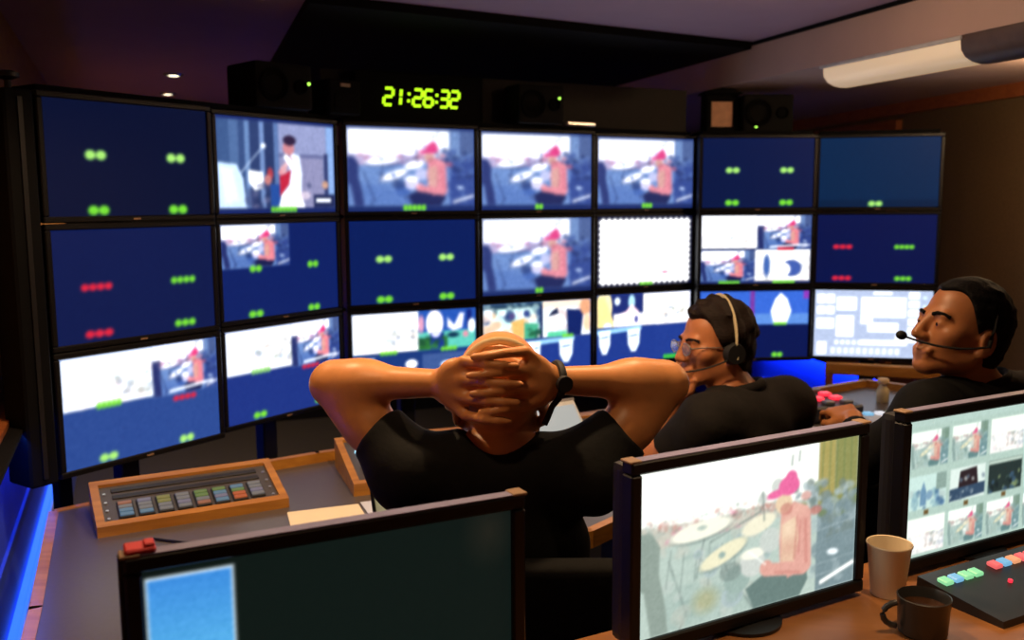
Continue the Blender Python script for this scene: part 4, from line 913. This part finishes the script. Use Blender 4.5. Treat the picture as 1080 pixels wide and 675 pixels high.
# ------------------------------------------------------------------ bodies: smooth unions of tapered limbs turned into one mesh
class Field:
    def __init__(s, lo, hi, vox):
        s.lo = np.array(lo, float); s.vox = vox; s.n = np.ceil((np.array(hi) - s.lo) / vox).astype(int) + 1
        s.f = np.full(tuple(s.n), 1.0, np.float32)
    def win(s, lo, hi):
        a = np.clip(np.floor((lo - s.lo) / s.vox).astype(int), 0, s.n); b = np.clip(np.ceil((hi - s.lo) / s.vox).astype(int) + 1, 0, s.n)
        return a, b
    def pts(s, a, b):
        g = [s.lo[i] + s.vox * np.arange(a[i], b[i]) for i in range(3)]
        return np.meshgrid(*g, indexing='ij')
    def op(s, lo, hi, fn, k, sub=False):
        pad = max(k, 0) + 3 * s.vox + 0.01
        a, b = s.win(np.array(lo) - pad, np.array(hi) + pad)
        if (b <= a).any(): return s
        X, Y, Z = s.pts(a, b); d = fn(X, Y, Z).astype(np.float32)
        sl = tuple(slice(i, j) for i, j in zip(a, b)); f = s.f[sl]
        if not sub:
            if k <= 0: s.f[sl] = np.minimum(f, d)
            else:
                h = np.clip(0.5 + 0.5 * (d - f) / k, 0, 1); s.f[sl] = d * (1 - h) + f * h - k * h * (1 - h)
        else:
            if k <= 0: s.f[sl] = np.maximum(f, -d)
            else:
                h = np.clip(0.5 - 0.5 * (f + d) / k, 0, 1); s.f[sl] = f * (1 - h) - d * h + k * h * (1 - h)
        return s
    def cone(s, a, b, ra, rb, k=0.02, flat=False, sub=False):
        a = np.array(a, float); b = np.array(b, float); ab = b - a; L2 = max(ab @ ab, 1e-9); L = math.sqrt(L2); ax = ab / L; rm = max(ra, rb)
        def fn(X, Y, Z):
            px, py, pz = X - a[0], Y - a[1], Z - a[2]
            t = np.clip((px * ab[0] + py * ab[1] + pz * ab[2]) / L2, 0, 1)
            d = np.sqrt((px - t * ab[0]) ** 2 + (py - t * ab[1]) ** 2 + (pz - t * ab[2]) ** 2) - (ra + (rb - ra) * t)
            if flat: d = np.maximum(d, (X - b[0]) * ax[0] + (Y - b[1]) * ax[1] + (Z - b[2]) * ax[2])
            return d
        return s.op(np.minimum(a, b) - rm, np.maximum(a, b) + rm, fn, k, sub)
    def ell(s, c, r, Rm=None, k=0.02, sub=False):
        c = np.array(c, float); r = np.array(r, float); Rm = np.eye(3) if Rm is None else np.array(Rm); m = r.max()
        def fn(X, Y, Z):
            p = np.stack([X - c[0], Y - c[1], Z - c[2]], -1) @ Rm
            k0 = np.sqrt(((p / r) ** 2).sum(-1)); k1 = np.sqrt(((p / (r * r)) ** 2).sum(-1)) + 1e-9
            return k0 * (k0 - 1) / k1
        return s.op(c - m, c + m, fn, k, sub)
    def cut(s, fn):
        X, Y, Z = s.pts(np.zeros(3, int), s.n); s.f = np.maximum(s.f, fn(X, Y, Z)).astype(np.float32); return s
    def warp(s, amp, freq, seed=0):
        X, Y, Z = s.pts(np.zeros(3, int), s.n); g = np.random.RandomState(seed); d = 0
        for i in range(5):
            q = g.normal(size=3) * freq; d = d + np.sin(X * q[0] + Y * q[1] + Z * q[2] + g.uniform(0, 6))
        s.f = (s.f + amp * d / 2.2).astype(np.float32); return s
    def build(s, name, m, parent):
        f = s.f; ins = f < 0; n = f.shape
        c = np.zeros(tuple(i - 1 for i in n), np.int8)
        offs = [(i, j, k) for i in (0, 1) for j in (0, 1) for k in (0, 1)]
        sub = lambda A, o: A[o[0]:n[0] - 1 + o[0], o[1]:n[1] - 1 + o[1], o[2]:n[2] - 1 + o[2]]
        for o in offs: c += sub(ins, o)
        act = (c > 0) & (c < 8); idx = np.argwhere(act); vid = np.full(act.shape, -1, np.int64); vid[act] = np.arange(len(idx))
        pos = np.zeros((len(idx), 3)); cnt = np.zeros(len(idx))
        vals = {o: f[idx[:, 0] + o[0], idx[:, 1] + o[1], idx[:, 2] + o[2]].astype(float) for o in offs}
        for o in offs:
            for ax in range(3):
                if o[ax]: continue
                q = list(o); q[ax] = 1; q = tuple(q); va, vb = vals[o], vals[q]; cr = (va < 0) != (vb < 0)
                t = va / np.where(cr, va - vb, 1); P = np.tile(np.array(o, float), (len(idx), 1)); P[:, ax] += t
                pos[cr] += P[cr]; cnt[cr] += 1
        co = (idx + pos / cnt[:, None]) * s.vox + s.lo
        faces = []
        for ax in range(3):
            u, v = [(1, 2), (2, 0), (0, 1)][ax]
            sa = [slice(0, k) for k in n]; sb = list(sa); sa[ax] = slice(0, n[ax] - 1); sb[ax] = slice(1, n[ax])
            a, b = ins[tuple(sa)], ins[tuple(sb)]; e = np.argwhere(a != b); ok = (e[:, u] > 0) & (e[:, v] > 0) & (e[:, u] < n[u] - 1) & (e[:, v] < n[v] - 1); e = e[ok]
            fl = a[tuple(e.T)]
            def g(du, dv):
                q = e.copy(); q[:, u] -= du; q[:, v] -= dv; return vid[tuple(q.T)]
            Q = np.stack([g(1, 1), g(0, 1), g(0, 0), g(1, 0)], 1); Q[~fl] = Q[~fl][:, ::-1]; faces.append(Q)
        F = np.concatenate(faces).astype(np.int32)
        me = bpy.data.meshes.new(name); me.vertices.add(len(co)); me.vertices.foreach_set('co', co.ravel())
        me.loops.add(F.size); me.loops.foreach_set('vertex_index', F.ravel()); me.polygons.add(len(F)); me.polygons.foreach_set('loop_start', np.arange(0, F.size, 4, dtype=np.int32))
        me.update(calc_edges=True); me.polygons.foreach_set('use_smooth', [True] * len(F)); me.materials.append(M[m])
        o = bpy.data.objects.new(name, me); COL.objects.link(o)
        sm = o.modifiers.new('relax', 'SMOOTH'); sm.factor = 0.5; sm.iterations = 2 if name in ('body', 'hair') else 8
        place(o, parent); return o
def place(o, parent):
    """parent without moving: the thing's empty may stand anywhere"""
    o.parent = parent; o.matrix_parent_inverse = parent.matrix_basis.inverted()
def mb_at(m, name, mt, parent, smooth=False):
    o = m.build(name, mt, None, smooth); place(o, parent); return o

class Head:
    """face frame: x right, y forward, z up, origin between the ears"""
    def __init__(s, c, fwd, roll=0.0, sc=1.0):
        f = Vector(fwd).normalized(); r = f.cross(Vector((0, 0, 1))).normalized(); u = r.cross(f)
        s.R = np.array([list(r), list(f), list(u)]).T; s.c = np.array(c, float); s.sc = sc
    def p(s, *q): return s.R @ (np.array(q, float) * s.sc) + s.c
    def mtx(s):
        m = Matrix.Identity(4)
        for i in range(3):
            for j in range(3): m[i][j] = s.R[i][j] * s.sc
            m[i][3] = s.c[i]
        return m
    def loc(s, X, Y, Z):
        return [(s.R[0, i] * (X - s.c[0]) + s.R[1, i] * (Y - s.c[1]) + s.R[2, i] * (Z - s.c[2])) / s.sc for i in range(3)]
    def skull(s, F, chin=1.0):
        E = lambda c, r, k=0.02, sub=False: F.ell(s.p(*c), np.array(r) * s.sc, s.R, k, sub)
        Cn = lambda a, b, ra, rb, k=0.012, sub=False: F.cone(s.p(*a), s.p(*b), ra * s.sc, rb * s.sc, k, False, sub)
        E((0, -.014, .036), (.077, .099, .089), 0); E((0, .022, -.028), (.062, .070, .074), .03)
        Cn((-.048, .0, -.055), (-.012, .064, -.090), .022, .018, .02); Cn((.048, .0, -.055), (.012, .064, -.090), .022, .018, .02)
        E((0, .070, -.090), (.024, .022, .018), .015)
        Cn((-.034, .080, .022), (.034, .080, .022), .011, .011, .015)
        for q in (-1, 1):
            E((q * .044, .054, -.014), (.024, .026, .022), .02)
            E((q * .031, .094, .006), (.018, .014, .011), .008, True)
            E((q * .031, .078, .005), (.014, .0135, .0125), .003)
            E((q * .078, -.014, -.012), (.009, .021, .033), .006); E((q * .087, -.010, -.010), (.006, .011, .018), .004, True); E((q * .074, -.006, -.040), (.008, .011, .010), .006)
        Cn((0, .088, .020), (0, .110, -.026), .008, .0125, .010)
        for q in (-1, 1): E((q * .0125, .099, -.030), (.0085, .011, .0085), .006)
        Cn((-.022, .084, -.058), (.022, .084, -.058), .0085, .0085, .006); Cn((0, .090, -.058), (0, .091, -.058), .0085, .0085, .008)
        Cn((-.018, .083, -.070), (.018, .083, -.070), .0090, .0090, .006); Cn((-.026, .096, -.0635), (.026, .096, -.0635), .0022, .0022, .003, True)
    def eyes(s, parent):
        for q in (-1, 1):
            m = MB().sph((q * .031, .0770, .005), .0124, 12); m.bm.transform(s.mtx()); e = mb_at(m, 'eye', 'eye', parent, True)
            m = MB().sph((q * .0305, .0866, .004), .0062, 10, (1, .7, 1)); m.bm.transform(s.mtx()); i = mb_at(m, 'iris', 'iris', e, True)
    def brows(s, parent, mt):
        for q in (-1, 1):
            m = MB().tube([(q * .014, .0935, .0235), (q * .028, .0935, .028), (q * .040, .084, .027), (q * .048, .073, .022)], .0042, 7); m.bm.transform(s.mtx()); mb_at(m, 'eyebrow', mt, parent, True)
    def hair(s, parent, mt, off=.010, line=.035, nape=-.075, warp=0.0, seed=0):
        c = s.c; F = Field(c - .17, c + .17, .004)
        F.ell(s.p(0, -.014, .036), (np.array((.077, .099, .089)) + off) * s.sc, s.R, 0); F.ell(s.p(0, -.045, -.03), np.array((.062 + off * .6, .058 + off * .5, .06)) * s.sc, s.R, .03)
        if warp: F.warp(warp, 130, seed)
        def keep(X, Y, Z):
            x, y, z = s.loc(X, Y, Z); d = (y - (line + .55 * (z - .02)) - .012 * np.cos(x * 60)) * .85
            return np.maximum(d, nape - z)
        F.cut(keep)
        ear = lambda q: F.ell(s.p(q * .082, -.010, -.016), np.array((.02, .026, .036)) * s.sc, s.R, .004, True)
        ear(-1); ear(1)
        return F.build('hair', mt, parent)
    def headset(s, parent, band='cream', cup=True, tilt=0.0, boom=True, side=-1, tip=(-.02, .125, -.062), thin=.004, rad=.094):
        pts = []
        for a in np.linspace(-8, 188, 25):
            x, z = rad * math.cos(R(a)) * .93, (rad + .036) * math.sin(R(a)); pts.append((x, -.012 - tilt * max(0, z), z - .004))
        m = MB().tube(pts, thin, 8, flat=2.2); m.bm.transform(s.mtx()); h = mb_at(m, 'headset', band, parent, True)
        if cup:
            for q in (-1, 1):
                m = MB().cyl((q * .083, -.010, -.010), (q * .104, -.010, -.010), .032, .027, 22); m.bm.transform(s.mtx()); mb_at(m, 'ear_cushion', 'rubber', h, True)
        if boom:
            A = Vector((side * .098, .0, -.02)); B = Vector(tip); C_ = Vector((side * .085, .08, -.055))
            P = [A.lerp(C_, u).lerp(C_.lerp(B, u), u) for u in np.linspace(0, 1, 12)]
            m = MB().tube(P, .0026, 7); m.bm.transform(s.mtx()); mb_at(m, 'microphone_boom', 'rubber', h, True)
            m = MB().sph(tip, .0105, 12, (1, 1.25, 1)); m.bm.transform(s.mtx()); mb_at(m, 'microphone', 'rubber', h, True)
        return h

def hand(F, wrist, fdir, nrm, thumb_side, curl=(25, 35, 25), sc=1.0, spread=1.0):
    """open hand: fdir along the fingers, nrm out of the palm, thumb_side +1/-1 along nrm x fdir"""
    f = Vector(fdir).normalized(); n = Vector(nrm); n = (n - f * n.dot(f)).normalized(); sd = n.cross(f) * thumb_side; w0 = Vector(wrist)
    P = lambda a, b, c: w0 + (f * a + sd * b + n * c) * sc
    for i in range(4):
        b = (0.030 - i * 0.020) * spread; mc = P(.085 - .004 * abs(i - 1), b, 0)
        F.cone(P(.012, b * .5, 0), mc, .0135 * sc, .0105 * sc, .012)
        L = (.042, .046, .042, .034)[i]; a = 0; p = mc; segs = (1, .62, .5)
        for j in range(3):
            a += R(curl[j]); q = p + (f * math.cos(a) + n * math.sin(a) + sd * (.06 * (1.5 - i) if j == 0 else 0)) * (L * segs[j] * sc)
            F.cone(p, q, (.0092 - .0008 * j) * sc, (.0085 - .0009 * j) * sc, .004); p = q
    b0 = P(.022, .022, .008); b1 = P(.048, .046, .018); b2 = P(.075, .050, .026); b3 = P(.095, .044, .03)
    F.cone(b0, b1, .015 * sc, .012 * sc, .012); F.cone(b1, b2, .0115 * sc, .010 * sc, .005); F.cone(b2, b3, .0098 * sc, .008 * sc, .004)

def torso(F, pel, che, nk, sl, sr, g=0.0, k=.06):
    """trunk from pelvis over chest to the two shoulder joints"""
    pel, che, nk, sl, sr = [np.array(q, float) for q in (pel, che, nk, sl, sr)]
    ax = che - pel; ax /= np.linalg.norm(ax); rt = sr - sl; rt /= np.linalg.norm(rt); fw = np.cross(ax, rt); fw /= np.linalg.norm(fw); rt = np.cross(fw, ax); Rm = np.array([rt, fw, ax]).T
    F.ell(pel, (.165 + g, .125 + g, .13 + g), Rm, 0); F.ell((pel + che) / 2, (.150 + g, .112 + g, .19 + g), Rm, k); F.ell(che, (.165 + g, .115 + g, .17 + g), Rm, k)
    F.cone(sl, sr, .062 + g, .062 + g, .06); F.cone(nk, sl * .75 + nk * .25, .050 + g * .6, .050 + g, .05); F.cone(nk, sr * .75 + nk * .25, .050 + g * .6, .050 + g, .05)

def legs(parent, hl, hr, kl, kr, al, ar):
    lo = np.min([hl, hr, kl, kr, al, ar], 0) - .14; hi = np.max([hl, hr, kl, kr, al, ar], 0) + .14
    F = Field(lo, hi, .010); m = (np.array(hl) + np.array(hr)) / 2
    F.ell(m, (.17, .13, .12), None, 0)
    for h, k, a in ((hl, kl, al), (hr, kr, ar)): F.cone(h, k, .088, .064, .04); F.cone(k, a, .062, .048, .03, True)
    F.build('trousers', 'jeans', parent)
    for a, k in ((al, kl), (ar, kr)):
        d = np.array(k) - np.array(m); d[2] = 0; d /= np.linalg.norm(d); a = np.array(a)
        G = Field(a - .25, a + .25, .008); G.cone(a + (0, 0, -.03), a + d * .16 + (0, 0, -.045), .042, .036, .03); G.ell(a + (0, 0, -.03), (.044, .044, .05), None, .02)
        zf = a[2] - .075; G.cut(lambda X, Y, Z: zf - Z); G.build('shoe', 'shoe', parent)

def office_chair(label, x, y, rz, seat=0.44, back_top=0.92, lean=8):
    t = thing('office_chair', label, 'chair', (x, y, 0), rz, 'black office chairs')
    MB().box((0, 0, seat - .03), (.46, .46, .06), bev=.025, seg=3).build('seat', 'tee', t, True)
    m = MB().box((0, 0, .0), (.42, .045, back_top - seat - .06), bev=.02, seg=3); m.bm.transform(Matrix.Translation((0, -.245, (back_top + seat) / 2 + .04)) @ Matrix.Rotation(R(lean), 4, 'X')); m.build('backrest', 'tee', t, True)
    MB().tube([(0, -.1, seat - .07), (0, -.26, seat - .06), (0, -.29, seat + .10), (0, -.29, seat + .2)], .016, 8).build('back_bar', 'black', t, True)
    MB().cyl((0, 0, .09), (0, 0, seat - .055), .026, seg=16).build('gas_column', 'black', t, True)
    for i in range(5):
        a = R(18 + 72 * i); e = (.29 * math.cos(a), .29 * math.sin(a)); MB().tube([(0, 0, .10), (e[0] * .5, e[1] * .5, .085), (e[0], e[1], .062)], .018, 8).build('base_leg', 'black', t, True)
        MB().cyl((e[0] - .012, e[1], .028), (e[0] + .012, e[1], .028), .028, seg=16).build('caster', 'rubber', t, True)
    return t

# ------------------------------------------------------------------ person leaning back with hands clasped behind the head
per = thing('person', 'person in black t-shirt seen from behind, hands clasped behind the bald head', 'person', (-0.02, 1.95, 0))
hd = Head((-0.024, 1.814, 1.160), (0, 1, 0.08), sc=1.11)
nk, sl, sr = (-0.024, 1.768, 1.062), (-0.203, 1.750, 1.032), (0.148, 1.750, 1.030)
pel, che = (-0.02, 1.97, 0.56), (-0.022, 1.815, 0.86)
el, er = (-0.354, 1.815, 1.195), (0.302, 1.815, 1.191); wl_, wr_ = (-0.142, 1.735, 1.208), (0.084, 1.735, 1.212)
F = Field((-0.45, 1.60, 0.42), (0.40, 2.12, 1.33), .0037)
torso(F, pel, che, nk, sl, sr, -.012)
hd.skull(F)
F.cone(hd.p(0, -.025, -.05), (nk[0], nk[1], nk[2] - .03), .055, .060, .02)
for s_, e_, w_ in ((sl, el, wl_), (sr, er, wr_)):
    s_, e_, w_ = np.array(s_), np.array(e_), np.array(w_)
    F.cone(s_, e_, .053, .041, .03); F.cone(s_ * .45 + e_ * .55 + np.array((0, 0, -.002)), s_ * .2 + e_ * .8, .047, .042, .03)
    F.cone(e_, w_, .040, .0265, .02); F.ell(e_ * .72 + w_ * .28, (.055, .046, .043), None, .035); F.ell(e_ + (np.sign(e_[0]) * .012, -.01, -.004), (.03, .03, .03), None, .02)
hx, zc = -0.032, 1.216
F.ell((hx, 1.696, zc), (.070, .018, .056), None, .01)
for sgn, W_ in ((1, np.array(wr_)), (-1, np.array(wl_))):
    F.ell((hx + sgn * .078, 1.706, zc - .002), (.034, .018, .046), None, .016)
    for i in range(4): F.cone(W_ + np.array((sgn * -.012, -.008, (1.5 - i) * .010)), (hx + sgn * .056, 1.690 - .004 * (i in (1, 2)), zc + .051 - .034 * i + sgn * .0085), .0165, .0112, .012)
for sgn, W_ in ((1, np.array(wr_)), (-1, np.array(wl_))):
    o = 0.0085 if sgn > 0 else -0.0085
    for i in range(4):
        z = zc + .051 - .034 * i + o; ln = (.92, 1.0, .95, .80)[i]
        mcp = np.array((hx + sgn * .056, 1.690 - .004 * (i in (1, 2)), z)); pip = np.array((hx + sgn * (.056 - .046 * ln), 1.650, z + (.003 if sgn > 0 else .001)))
        dip = np.array((hx + sgn * (.056 - .076 * ln), 1.647, z - .001)); tip = np.array((hx + sgn * (.056 - .102 * ln), 1.655, z - .004))
        F.cone(mcp, pip, .0105, .0092, .0012); F.cone(pip, dip, .0088, .0083, .0006); F.cone(dip, tip, .0083, .0070, .0006)
    # thumb along the neck
    a = W_ + np.array((-sgn * .018, .0, -.024)); b = np.array((hx + sgn * .090, 1.748, 1.172)); c = np.array((hx + sgn * .090, 1.776, 1.156)); d = np.array((hx + sgn * .090, 1.800, 1.146))
    F.cone(a, b, .017, .0130, .014); F.cone(b, c, .0118, .0105, .004); F.cone(c, d, .0104, .0080, .003)
F.build('body', 'skin', per)
hd.eyes(per); hd.brows(per, 'hair')
F = Field((-0.46, 1.52, 0.40), (0.42, 2.14, 1.16), .0052)
torso(F, pel, che, (nk[0], nk[1], nk[2] - .022), sl, sr, .008)
for s_, e_ in ((sl, el), (sr, er)):
    s_, e_ = np.array(s_), np.array(e_); F.cone(s_, s_ * .57 + e_ * .43, .068, .062, .05, True)
F.warp(.0035, 26, 3)
F.cone((nk[0], nk[1] - .005, nk[2] + .050), (nk[0], nk[1] + .03, 1.25), .068, .085, .012, False, True)
F.build('t_shirt', 'tee', per)
legs(per, (-.11, 1.99, .54), (.07, 1.99, .54), (-.16, 2.42, .52), (.12, 2.42, .52), (-.15, 2.50, .085), (.11, 2.50, .085))
hd.headset(per, 'cream', cup=False, tilt=.42, boom=False, thin=.0032, rad=.090)
# wrist watch and cord
w0 = Vector(wr_) * 1.0; dx = (Vector(er) - Vector(wr_)).normalized(); u_ = dx.cross(Vector((0, 0, 1))).normalized(); v_ = u_.cross(dx)
m = MB(); 
for k in range(24):
    pass
m.tube([w0 + u_ * (.0325 * math.cos(a)) + v_ * (.0325 * math.sin(a)) for a in np.linspace(0, 2 * math.pi, 25)[:-1]], .0075, 8, True); wt = mb_at(m, 'wrist_watch', 'rubber', per, True)
m = MB(); m.cyl(w0 + u_ * .034, w0 + u_ * .044, .016, .015, 20); mb_at(m, 'watch_face', 'paneld', wt)
m = MB().tube([w0 - v_ * .030 + u_ * .02, w0 - v_ * .05 + Vector((-.004, 0, 0)), w0 - v_ * .075 + Vector((-.012, 0, 0)), w0 - v_ * .085 + Vector((-.016, 0, 0))], .006, 8); mb_at(m, 'strap_end', 'rubber', wt, True)
m = MB().tube([(nk[0] + .069 * math.cos(a), nk[1] + .004 + .064 * math.sin(a), nk[2] + .005 + .010 * math.sin(a)) for a in np.linspace(0, 2 * math.pi, 29)[:-1]], .0028, 6, True); mb_at(m, 'neck_cord', 'rubber', per, True)
office_chair('black office chair under the person in the black t-shirt', -0.02, 1.90, 0, .43, .90, 14)

# ------------------------------------------------------------------ person with glasses and headset
per = thing('person', 'person with glasses and headset in a dark shirt, face turned left', 'person', (0.62, 2.52, 0))
hd = Head((0.566, 2.570, 1.146), (-.955, -.30, -.02))
nk, sl, sr = (0.625, 2.555, 1.010), (0.525, 2.430, 0.955), (0.795, 2.640, 0.955)
pel, che = (0.66, 2.47, 0.53), (0.645, 2.525, 0.82)
el, er = (0.385, 2.600, 0.800), (0.86, 2.80, 0.77); wl_, wr_ = (0.452, 2.560, 0.985), (0.72, 2.98, 0.80)
F = Field((0.28, 2.25, 0.40), (1.0, 3.12, 1.30), .0052)
torso(F, pel, che, nk, sl, sr, -.012); hd.skull(F)
F.cone(hd.p(0, -.025, -.05), (nk[0], nk[1], nk[2] - .03), .056, .062, .025)
for s_, e_, w_ in ((sl, el, wl_), (sr, er, wr_)):
    s_, e_, w_ = np.array(s_), np.array(e_), np.array(w_); F.cone(s_, e_, .052, .042, .03); F.cone(e_, w_, .041, .028, .02); F.ell(e_ * .7 + w_ * .3, (.045, .045, .045), None, .03)
hand(F, wl_, (.12, -.02, 1), (.9, .4, -.2), 1, (35, 55, 40)); hand(F, wr_, (-.3, .9, -.1), (0, 0, -1), 1, (15, 20, 15))
F.build('body', 'skin2', per)
hd.eyes(per); hd.brows(per, 'hair'); hd.hair(per, 'hair', .012, .028, -.085, .0055, 4); hd.headset(per, 'cream', True, .05, True, -1, rad=.106)
F = Field((0.28, 2.22, 0.38), (1.02, 2.95, 1.08), .0070)
torso(F, pel, che, (nk[0], nk[1], nk[2] - .012), sl, sr, .012)
for s_, e_, fr_ in ((sl, el, .62), (sr, er, .86)):
    s_, e_ = np.array(s_), np.array(e_); F.cone(s_, s_ * (1 - fr_) + e_ * fr_, .068, .056, .05, True)
F.warp(.004, 24, 6); F.cone((nk[0], nk[1], nk[2] + .022), (nk[0] - .04, nk[1], 1.2), .068, .09, .012, False, True)
# soft collar
F.build('shirt', 'shirt2', per)
m = MB().tube([(nk[0] + .072 * math.cos(a), nk[1] + .070 * math.sin(a), nk[2] + .012 - .02 * math.cos(a - 2.7)) for a in np.linspace(0, 2 * math.pi, 29)[:-1]], .012, 8, True, 1.6); mb_at(m, 'collar', 'shirt2', per, True)
legs(per, (.58, 2.50, .53), (.74, 2.60, .53), (.42, 2.86, .52), (.62, 2.98, .52), (.40, 2.95, .085), (.60, 3.06, .085))
# glasses
g = None
for q in (-1, 1):
    m = MB().tube([(q * .033 + .023 * math.cos(a), .108 - .004 * abs(math.cos(a)), .002 + .0165 * math.sin(a)) for a in np.linspace(0, 2 * math.pi, 25)[:-1]], .0018, 6, True)
    if g is None:
        m.tube([(-.011, .112, .006), (0, .115, .009), (.011, .112, .006)], .0018, 6); m.tube([(.055, .103, .006), (.066, .06, .008), (.082, -.01, .006), (.080, -.03, -.01)], .0018, 6); m.tube([(-.055, .103, .006), (-.066, .06, .008), (-.082, -.01, .006), (-.080, -.03, -.01)], .0018, 6)
        m.bm.transform(hd.mtx()); g = mb_at(m, 'glasses', 'silver', per, True)
    else:
        m.bm.transform(hd.mtx()); mb_at(m, 'rim', 'silver', g, True)
for q in (-1, 1):
    m = MB().lathe([(.0222, -.0008), (.0222, .0008)], seg=24); m.bm.transform(hd.mtx() @ Matrix.Translation((q * .033, .106, .002)) @ Matrix.Rotation(R(90), 4, 'X') @ Matrix.Diagonal((1, .72, 1, 1))); mb_at(m, 'lens', 'lensg', g, True)
office_chair('black office chair under the person with glasses', 0.66, 2.44, R(36), .40, .84, 10)

# ------------------------------------------------------------------ person at far right with a headset microphone
per = thing('person', 'person in black shirt at far right with headset microphone, chin raised', 'person', (1.12, 2.16, 0))
hd = Head((1.062, 2.180, 1.236), (-.95, -.22, .26), sc=1.04)
nk, sl, sr = (1.115, 2.200, 1.095), (0.955, 2.105, 1.045), (1.300, 2.225, 1.045)
pel, che = (1.16, 2.13, 0.60), (1.128, 2.165, 0.90)
el, er = (0.870, 2.250, 0.900), (1.42, 2.40, 0.86); wl_, wr_ = (0.918, 2.450, 0.962), (1.30, 2.66, 0.84)
F = Field((0.76, 1.92, 0.46), (1.55, 2.86, 1.43), .0052)
torso(F, pel, che, nk, sl, sr, -.012); hd.skull(F)
F.cone(hd.p(0, -.03, -.045), (nk[0], nk[1], nk[2] - .03), .056, .062, .025)
for s_, e_, w_ in ((sl, el, wl_), (sr, er, wr_)):
    s_, e_, w_ = np.array(s_), np.array(e_), np.array(w_); F.cone(s_, e_, .050, .040, .03); F.cone(e_, w_, .040, .027, .02)
hand(F, wl_, (-.10, .95, .10), (.25, 0, -1), -1, (20, 35, 30)); hand(F, wr_, (-.3, .9, -.1), (0, 0, -1), 1, (15, 20, 15))
F.build('body', 'skin3', per)
hd.eyes(per); hd.brows(per, 'hairb'); hd.hair(per, 'hairb', .007, .026, -.07, .0012, 5); hd.headset(per, 'rubber', False, .05, True, -1, (-.005, .150, -.040), .003, .092)
F = Field((0.76, 1.90, 0.44), (1.55, 2.80, 1.17), .0070)
torso(F, pel, che, (nk[0], nk[1], nk[2] - .010), sl, sr, .012)
for s_, e_, w_ in ((sl, el, wl_), (sr, er, wr_)):
    s_, e_, w_ = np.array(s_), np.array(e_), np.array(w_); F.cone(s_, e_, .072, .056, .05); F.cone(e_, e_ * .12 + w_ * .88, .056, .040, .03, True)
F.warp(.004, 24, 9); F.cone((nk[0], nk[1], nk[2] + .024), (nk[0] - .05, nk[1], 1.3), .066, .09, .012, False, True)
F.build('shirt', 'tee', per)
m = MB().tube([(nk[0] + .070 * math.cos(a), nk[1] + .068 * math.sin(a), nk[2] + .014 + .02 * math.cos(a)) for a in np.linspace(0, 2 * math.pi, 29)[:-1]], .011, 8, True, 1.6); mb_at(m, 'collar', 'tee', per, True)
legs(per, (1.08, 2.18, .60), (1.26, 2.22, .60), (1.04, 2.62, .56), (1.28, 2.66, .56), (1.03, 2.72, .085), (1.27, 2.76, .085))
office_chair('black office chair under the person at far right', 1.17, 2.09, R(14), .47, .79, 6)
